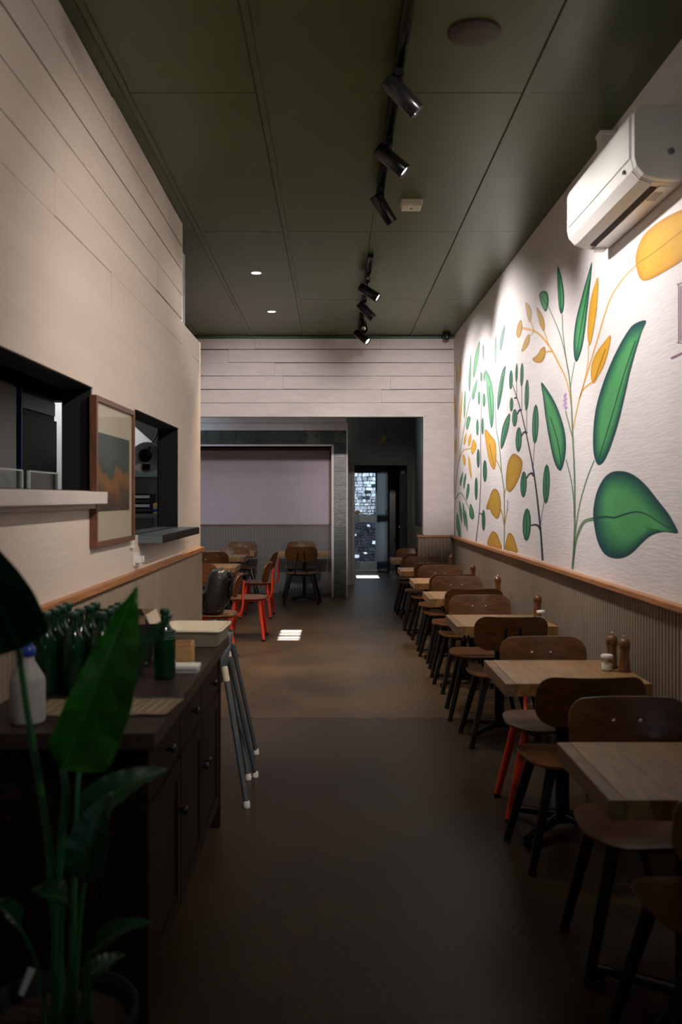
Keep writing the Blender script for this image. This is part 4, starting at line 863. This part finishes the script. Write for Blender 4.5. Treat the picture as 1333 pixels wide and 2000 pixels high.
copy_tree(hc, (-.75, 5.42, 0), 0, 'high chair with grey splayed legs, farther of the two behind the sideboard')

# ------------------------------------------------------------------ backpack on the chair
t = thing('backpack', 'black backpack leaning on the seat of a red-legged chair', 'bag', (-1.19, 8.98, .462), .1)
def bag(u, v, w_): return None
lv = [(.085, .12, 0), (.105, .155, .012), (.112, .168, .08), (.108, .168, .2), (.100, .160, .33), (.085, .150, .39), (.055, .125, .415), (.0, .0, .41)]
n = 24; vs = []
for a, b, z in lv:
    for k in range(n):
        q = 2 * PI * k / n; c, s = math.cos(q), math.sin(q); e = (abs(c) ** 3.2 + abs(s) ** 3.2) ** (-1 / 3.2)
        vs.append((a * c * e + .16 * z, b * s * e, z + .006 * math.sin(7 * q)))
MB().add(vs, [(j * n + k, j * n + (k + 1) % n, (j + 1) * n + (k + 1) % n, (j + 1) * n + k) for j in range(len(lv) - 1) for k in range(n)] + [tuple(range(n))], True).build('body', M['leather'], t)
MB().box(-.125, -.085, -.11, .11, .03, .20).build('front_pocket', M['leather'], t, bevel=.012)
for q in (-.07, .07): MB().tube(smoothline([(.13, q, .36), (.165, q, .40), (.19, q, .30), (.16, q, .12), (.09, q * 1.3, .04)], 4), .011, 8).build('strap', M['leather'], t)
MB().tube(smoothline([(.085, -.05, .395), (.095, -.045, .43), (.095, .045, .43), (.085, .05, .395)], 4), .008, 8).build('carry_handle', M['leather'], t)
MB().box(.05, .075, -.155, -.13, .03, .055).build('buckle', M['chrome'], t, bevel=.004)

# ------------------------------------------------------------------ foreground plant
pt = thing('potted_strelitzia', 'broad-leaved bird of paradise plant in a black pot at the near left', 'plant', (-.62, 2.06, 0))
MB().lathe([(.12, 0), (.135, .004), (.165, .40), (.178, .405), (.178, .44), (.166, .44), (.158, .41), (.150, .395)], 32).build('pot', M['pot'], pt)
MB().lathe([(.152, .40), (.10, .408), (.0, .412)], 28).build('soil', M['soil'], pt)
O = Vector((-.62, 2.06, 0))
def plantleaf(base, tip, wl_, wr_, face, m, bend=0, stem=None, sr=.008, notch=.0, twist=0):
    """base, tip world points; wl_/wr_ half widths left/right; face: normal hint"""
    base, tip = Vector(base) - O, Vector(tip) - O; ax = tip - base; L = ax.length; ax.normalize(); nr = Vector(face); nr = (nr - ax * nr.dot(ax)).normalized(); sd = ax.cross(nr).normalized()
    ns, na = 22, 6; vs = []
    for th in (0, -.0012):
        for i in range(ns + 1):
            t_ = i / ns; wv = min(1, t_ / .10) ** .6 * (1 - max(0, (t_ - .30) / .70) ** 1.8); wv = max(wv, .02)
            cen = base + ax * (L * t_) + nr * (bend * math.sin(PI * t_) + bend * .6 * t_ * t_)
            for j in range(-na, na + 1):
                u = j / na; hw = (wr_ if u > 0 else wl_) * wv
                rk = 1 if m is M['leaf'] else .35; rip = rk * .005 * math.sin(t_ * 34 + u * 3) * abs(u) + rk * .009 * math.sin(t_ * 9 + (2 if u > 0 else 0)) * abs(u)
                vs.append(cen + sd * (u * hw) * (1 - .12 * abs(u)) + nr * (abs(u) * hw * .38 + rip + th - .002 * math.cos(min(1, abs(u) * 8) * PI)))
    W = 2 * na + 1; fs = []; K = (ns + 1) * W
    for s in (0, 1):
        for i in range(ns):
            for j in range(W - 1):
                f = (s * K + i * W + j, s * K + i * W + j + 1, s * K + (i + 1) * W + j + 1, s * K + (i + 1) * W + j); fs.append(f if s == 0 else f[::-1])
    b = MB().add(vs, fs, True).build('leaf', m, pt)
    rib = [base + ax * (L * k / 10) + nr * (bend * math.sin(PI * k / 10) + bend * .6 * (k / 10) ** 2 - .003) for k in range(11)]
    MB().tube(rib, [.0045 - .0036 * k / 10 for k in range(11)], 8).build('midrib', M['midrib'], b)
    if stem:
        p = smoothline([base] + [Vector(q) - O for q in stem], 6); k = len(p); MB().tube(p, [sr * (.62 + .38 * i / (k - 1)) for i in range(k)], 10).build('stem', M['petiole'], pt)
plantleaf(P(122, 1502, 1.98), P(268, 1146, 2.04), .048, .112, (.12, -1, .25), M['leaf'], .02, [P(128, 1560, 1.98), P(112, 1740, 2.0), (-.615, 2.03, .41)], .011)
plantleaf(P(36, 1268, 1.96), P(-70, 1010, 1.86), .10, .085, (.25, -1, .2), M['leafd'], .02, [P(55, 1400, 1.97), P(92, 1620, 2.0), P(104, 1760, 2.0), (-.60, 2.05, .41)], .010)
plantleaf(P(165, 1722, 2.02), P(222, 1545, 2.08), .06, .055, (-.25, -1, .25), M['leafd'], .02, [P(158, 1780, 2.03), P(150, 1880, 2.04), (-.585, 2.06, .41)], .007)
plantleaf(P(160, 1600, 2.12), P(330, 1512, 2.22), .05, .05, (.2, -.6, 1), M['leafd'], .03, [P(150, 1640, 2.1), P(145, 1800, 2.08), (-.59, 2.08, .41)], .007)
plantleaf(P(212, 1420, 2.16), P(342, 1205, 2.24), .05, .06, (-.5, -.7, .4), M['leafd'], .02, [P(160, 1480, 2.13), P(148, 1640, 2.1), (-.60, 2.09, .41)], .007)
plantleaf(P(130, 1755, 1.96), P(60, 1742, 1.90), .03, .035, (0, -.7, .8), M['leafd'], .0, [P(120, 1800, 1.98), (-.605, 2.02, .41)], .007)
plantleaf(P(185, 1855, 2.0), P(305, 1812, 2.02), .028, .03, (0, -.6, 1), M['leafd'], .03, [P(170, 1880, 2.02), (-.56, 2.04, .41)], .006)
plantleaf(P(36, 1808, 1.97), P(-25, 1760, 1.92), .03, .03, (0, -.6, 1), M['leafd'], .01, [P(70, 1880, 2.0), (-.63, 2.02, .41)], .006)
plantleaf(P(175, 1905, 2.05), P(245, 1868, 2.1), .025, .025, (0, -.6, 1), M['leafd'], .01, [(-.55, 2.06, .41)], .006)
MB().hexa([Vector(q) - O for q in (P(36, 1942, 1.93), P(46, 1946, 1.93), P(46, 1946, 1.932), P(36, 1942, 1.932), P(56, 1888, 1.93), P(70, 1893, 1.93), P(70, 1893, 1.932), P(56, 1888, 1.932))]).build('plant_tag', M['plastic'], pt)

# ------------------------------------------------------------------ back door, yard
DZ = 19.86; dxa, dxb, dt = .40, .935, 2.20
d1 = structure('door_1', (0, DZ, 0))
MB().box(dxa, dxa + .035, -.02, .02, .03, dt).box(dxb - .055, dxb, -.02, .02, .03, dt).box(dxa + .035, dxb - .055, -.02, .02, dt - .09, dt).box(dxa + .035, dxb - .055, -.02, .02, 1.05, 1.21).box(dxa + .035, dxb - .055, -.02, .02, .03, .20).build('stile', M['alu'], d1)
MB().box(dxa + .035, dxb - .055, -.004, .004, 1.21, dt - .09).build('pane', M['clear'], d1); MB().box(dxa + .035, dxb - .055, -.004, .004, .20, 1.05).build('pane', M['clear'], d1)
MB().box(dxa + .04, dxa + .15, -.012, -.005, 1.235, 1.30).build('push_sign', M['gold'], d1)
MB().box(dxa + .05, dxa + .16, -.0052, -.0046, 1.86, 1.93).build('yellow_sticker', M['gold'], d1) if False else None
sc_ = MB()
for q in ([(.44, .47), (.50, .50), (.455, .40)], [(.455, .40), (.49, .36)], [(.52, .375), (.54, .40)]): sc_.tube([(a, -.006, b) for a, b in q], .006, 6)
sc_.build('white_scribble', M['plastic'], d1)
MB().box(.36, dxa, DZ - .03, DZ + .03, 0, 2.4).box(dxb, 1.40, DZ - .02, DZ + .03, 0, 2.4).box(dxa, dxb, DZ - .03, DZ + .03, dt, 2.4).build('door_surround', M['dark'], wh)
d2 = structure('door_2', (1.135, 19.3, 0)); d2.rotation_euler = (0, 0, math.radians(112))
MB().box(0, .55, -.02, .02, .02, 2.15).build('leaf', M['dark'], d2, bevel=.003)
MB().box(.06, .5, .02, .022, 1.15, 2.05).build('glass_strip', M['dark'], d2)
d3 = structure('door_3', (1.325, ZE + .14, 0)); d3.rotation_euler = (0, 0, math.radians(93))
MB().box(0, .95, -.02, .02, .01, 2.15).build('leaf', M['doormatt'], d3, bevel=.003)
MB().tube([(.88, .03, 1.02), (.78, .05, 1.02)], .010, 8).build('lever', M['chrome'], d3); MB().lathe([(.025, .0), (.025, .012)], 14, (.88, .02, 1.02), M=Matrix.Rotation(-PI / 2, 3, 'X')).build('rose', M['chrome'], d3)
MB().box(.1, .35, .02, .06, 2.02, 2.08).build('door_closer', M['steel'], d3, bevel=.004)
t = thing('wall_ornament', 'small gilt twig-shaped ornament above the back doorway', 'ornament', (.86, ZE, 2.68))
MB().tube(smoothline([(-.075, -.012, -.085), (-.01, -.014, -.105), (.05, -.014, -.06), (.06, -.014, .0), (.035, -.012, .045)], 5), [.006 + .012 * math.sin(PI * k / 20) for k in range(21)], 8).tube([(-.04, -.012, .085), (-.01, -.014, .10), (.03, -.012, .088)], .012, 8).build('twig', M['gold'], t); MB().plate(rr_out(.05, .08, .02), .008, lambda u, v, w_: (u + .02, -.016 + w_, v - .03)).build('leaf', M['gold'], t)
# yard beyond the glass door: rubble wall
yd = structure('wall_yard'); YZ = 22.2
MB().box(-2.0, 3.6, YZ + .05, YZ + .3, 0, 4.2).build('mortar', M['mortar'], yd)
random.seed(9); z = 0.0
while z < 2.9:
    h_ = random.uniform(.05, .11); x = .1 - random.uniform(0, .2)
    while x < 1.7:
        w_ = random.uniform(.07, .18); g = .008; d = random.uniform(.0, .05); j = lambda: random.uniform(-.014, .014)
        f = [(x + g + j(), YZ - d, z + g + j()), (x + w_ - g + j(), YZ - d, z + g + j()), (x + w_ - g, YZ + .06, z + g), (x + g, YZ + .06, z + g), (x + g + j(), YZ - d, z + h_ - g + j()), (x + w_ - g + j(), YZ - d, z + h_ - g + j()), (x + w_ - g, YZ + .06, z + h_ - g), (x + g, YZ + .06, z + h_ - g)]
        mm = random.choices(M['stone'], (4, 1, 5) if z > 1.7 else ((5, 2, 2) if z > 1.2 else ((0, 9, 1) if z < .95 else (2, 1, 4))))[0]
        MB().hexa(f).build('stone', mm, yd, bevel=.01); x += w_
    z += h_
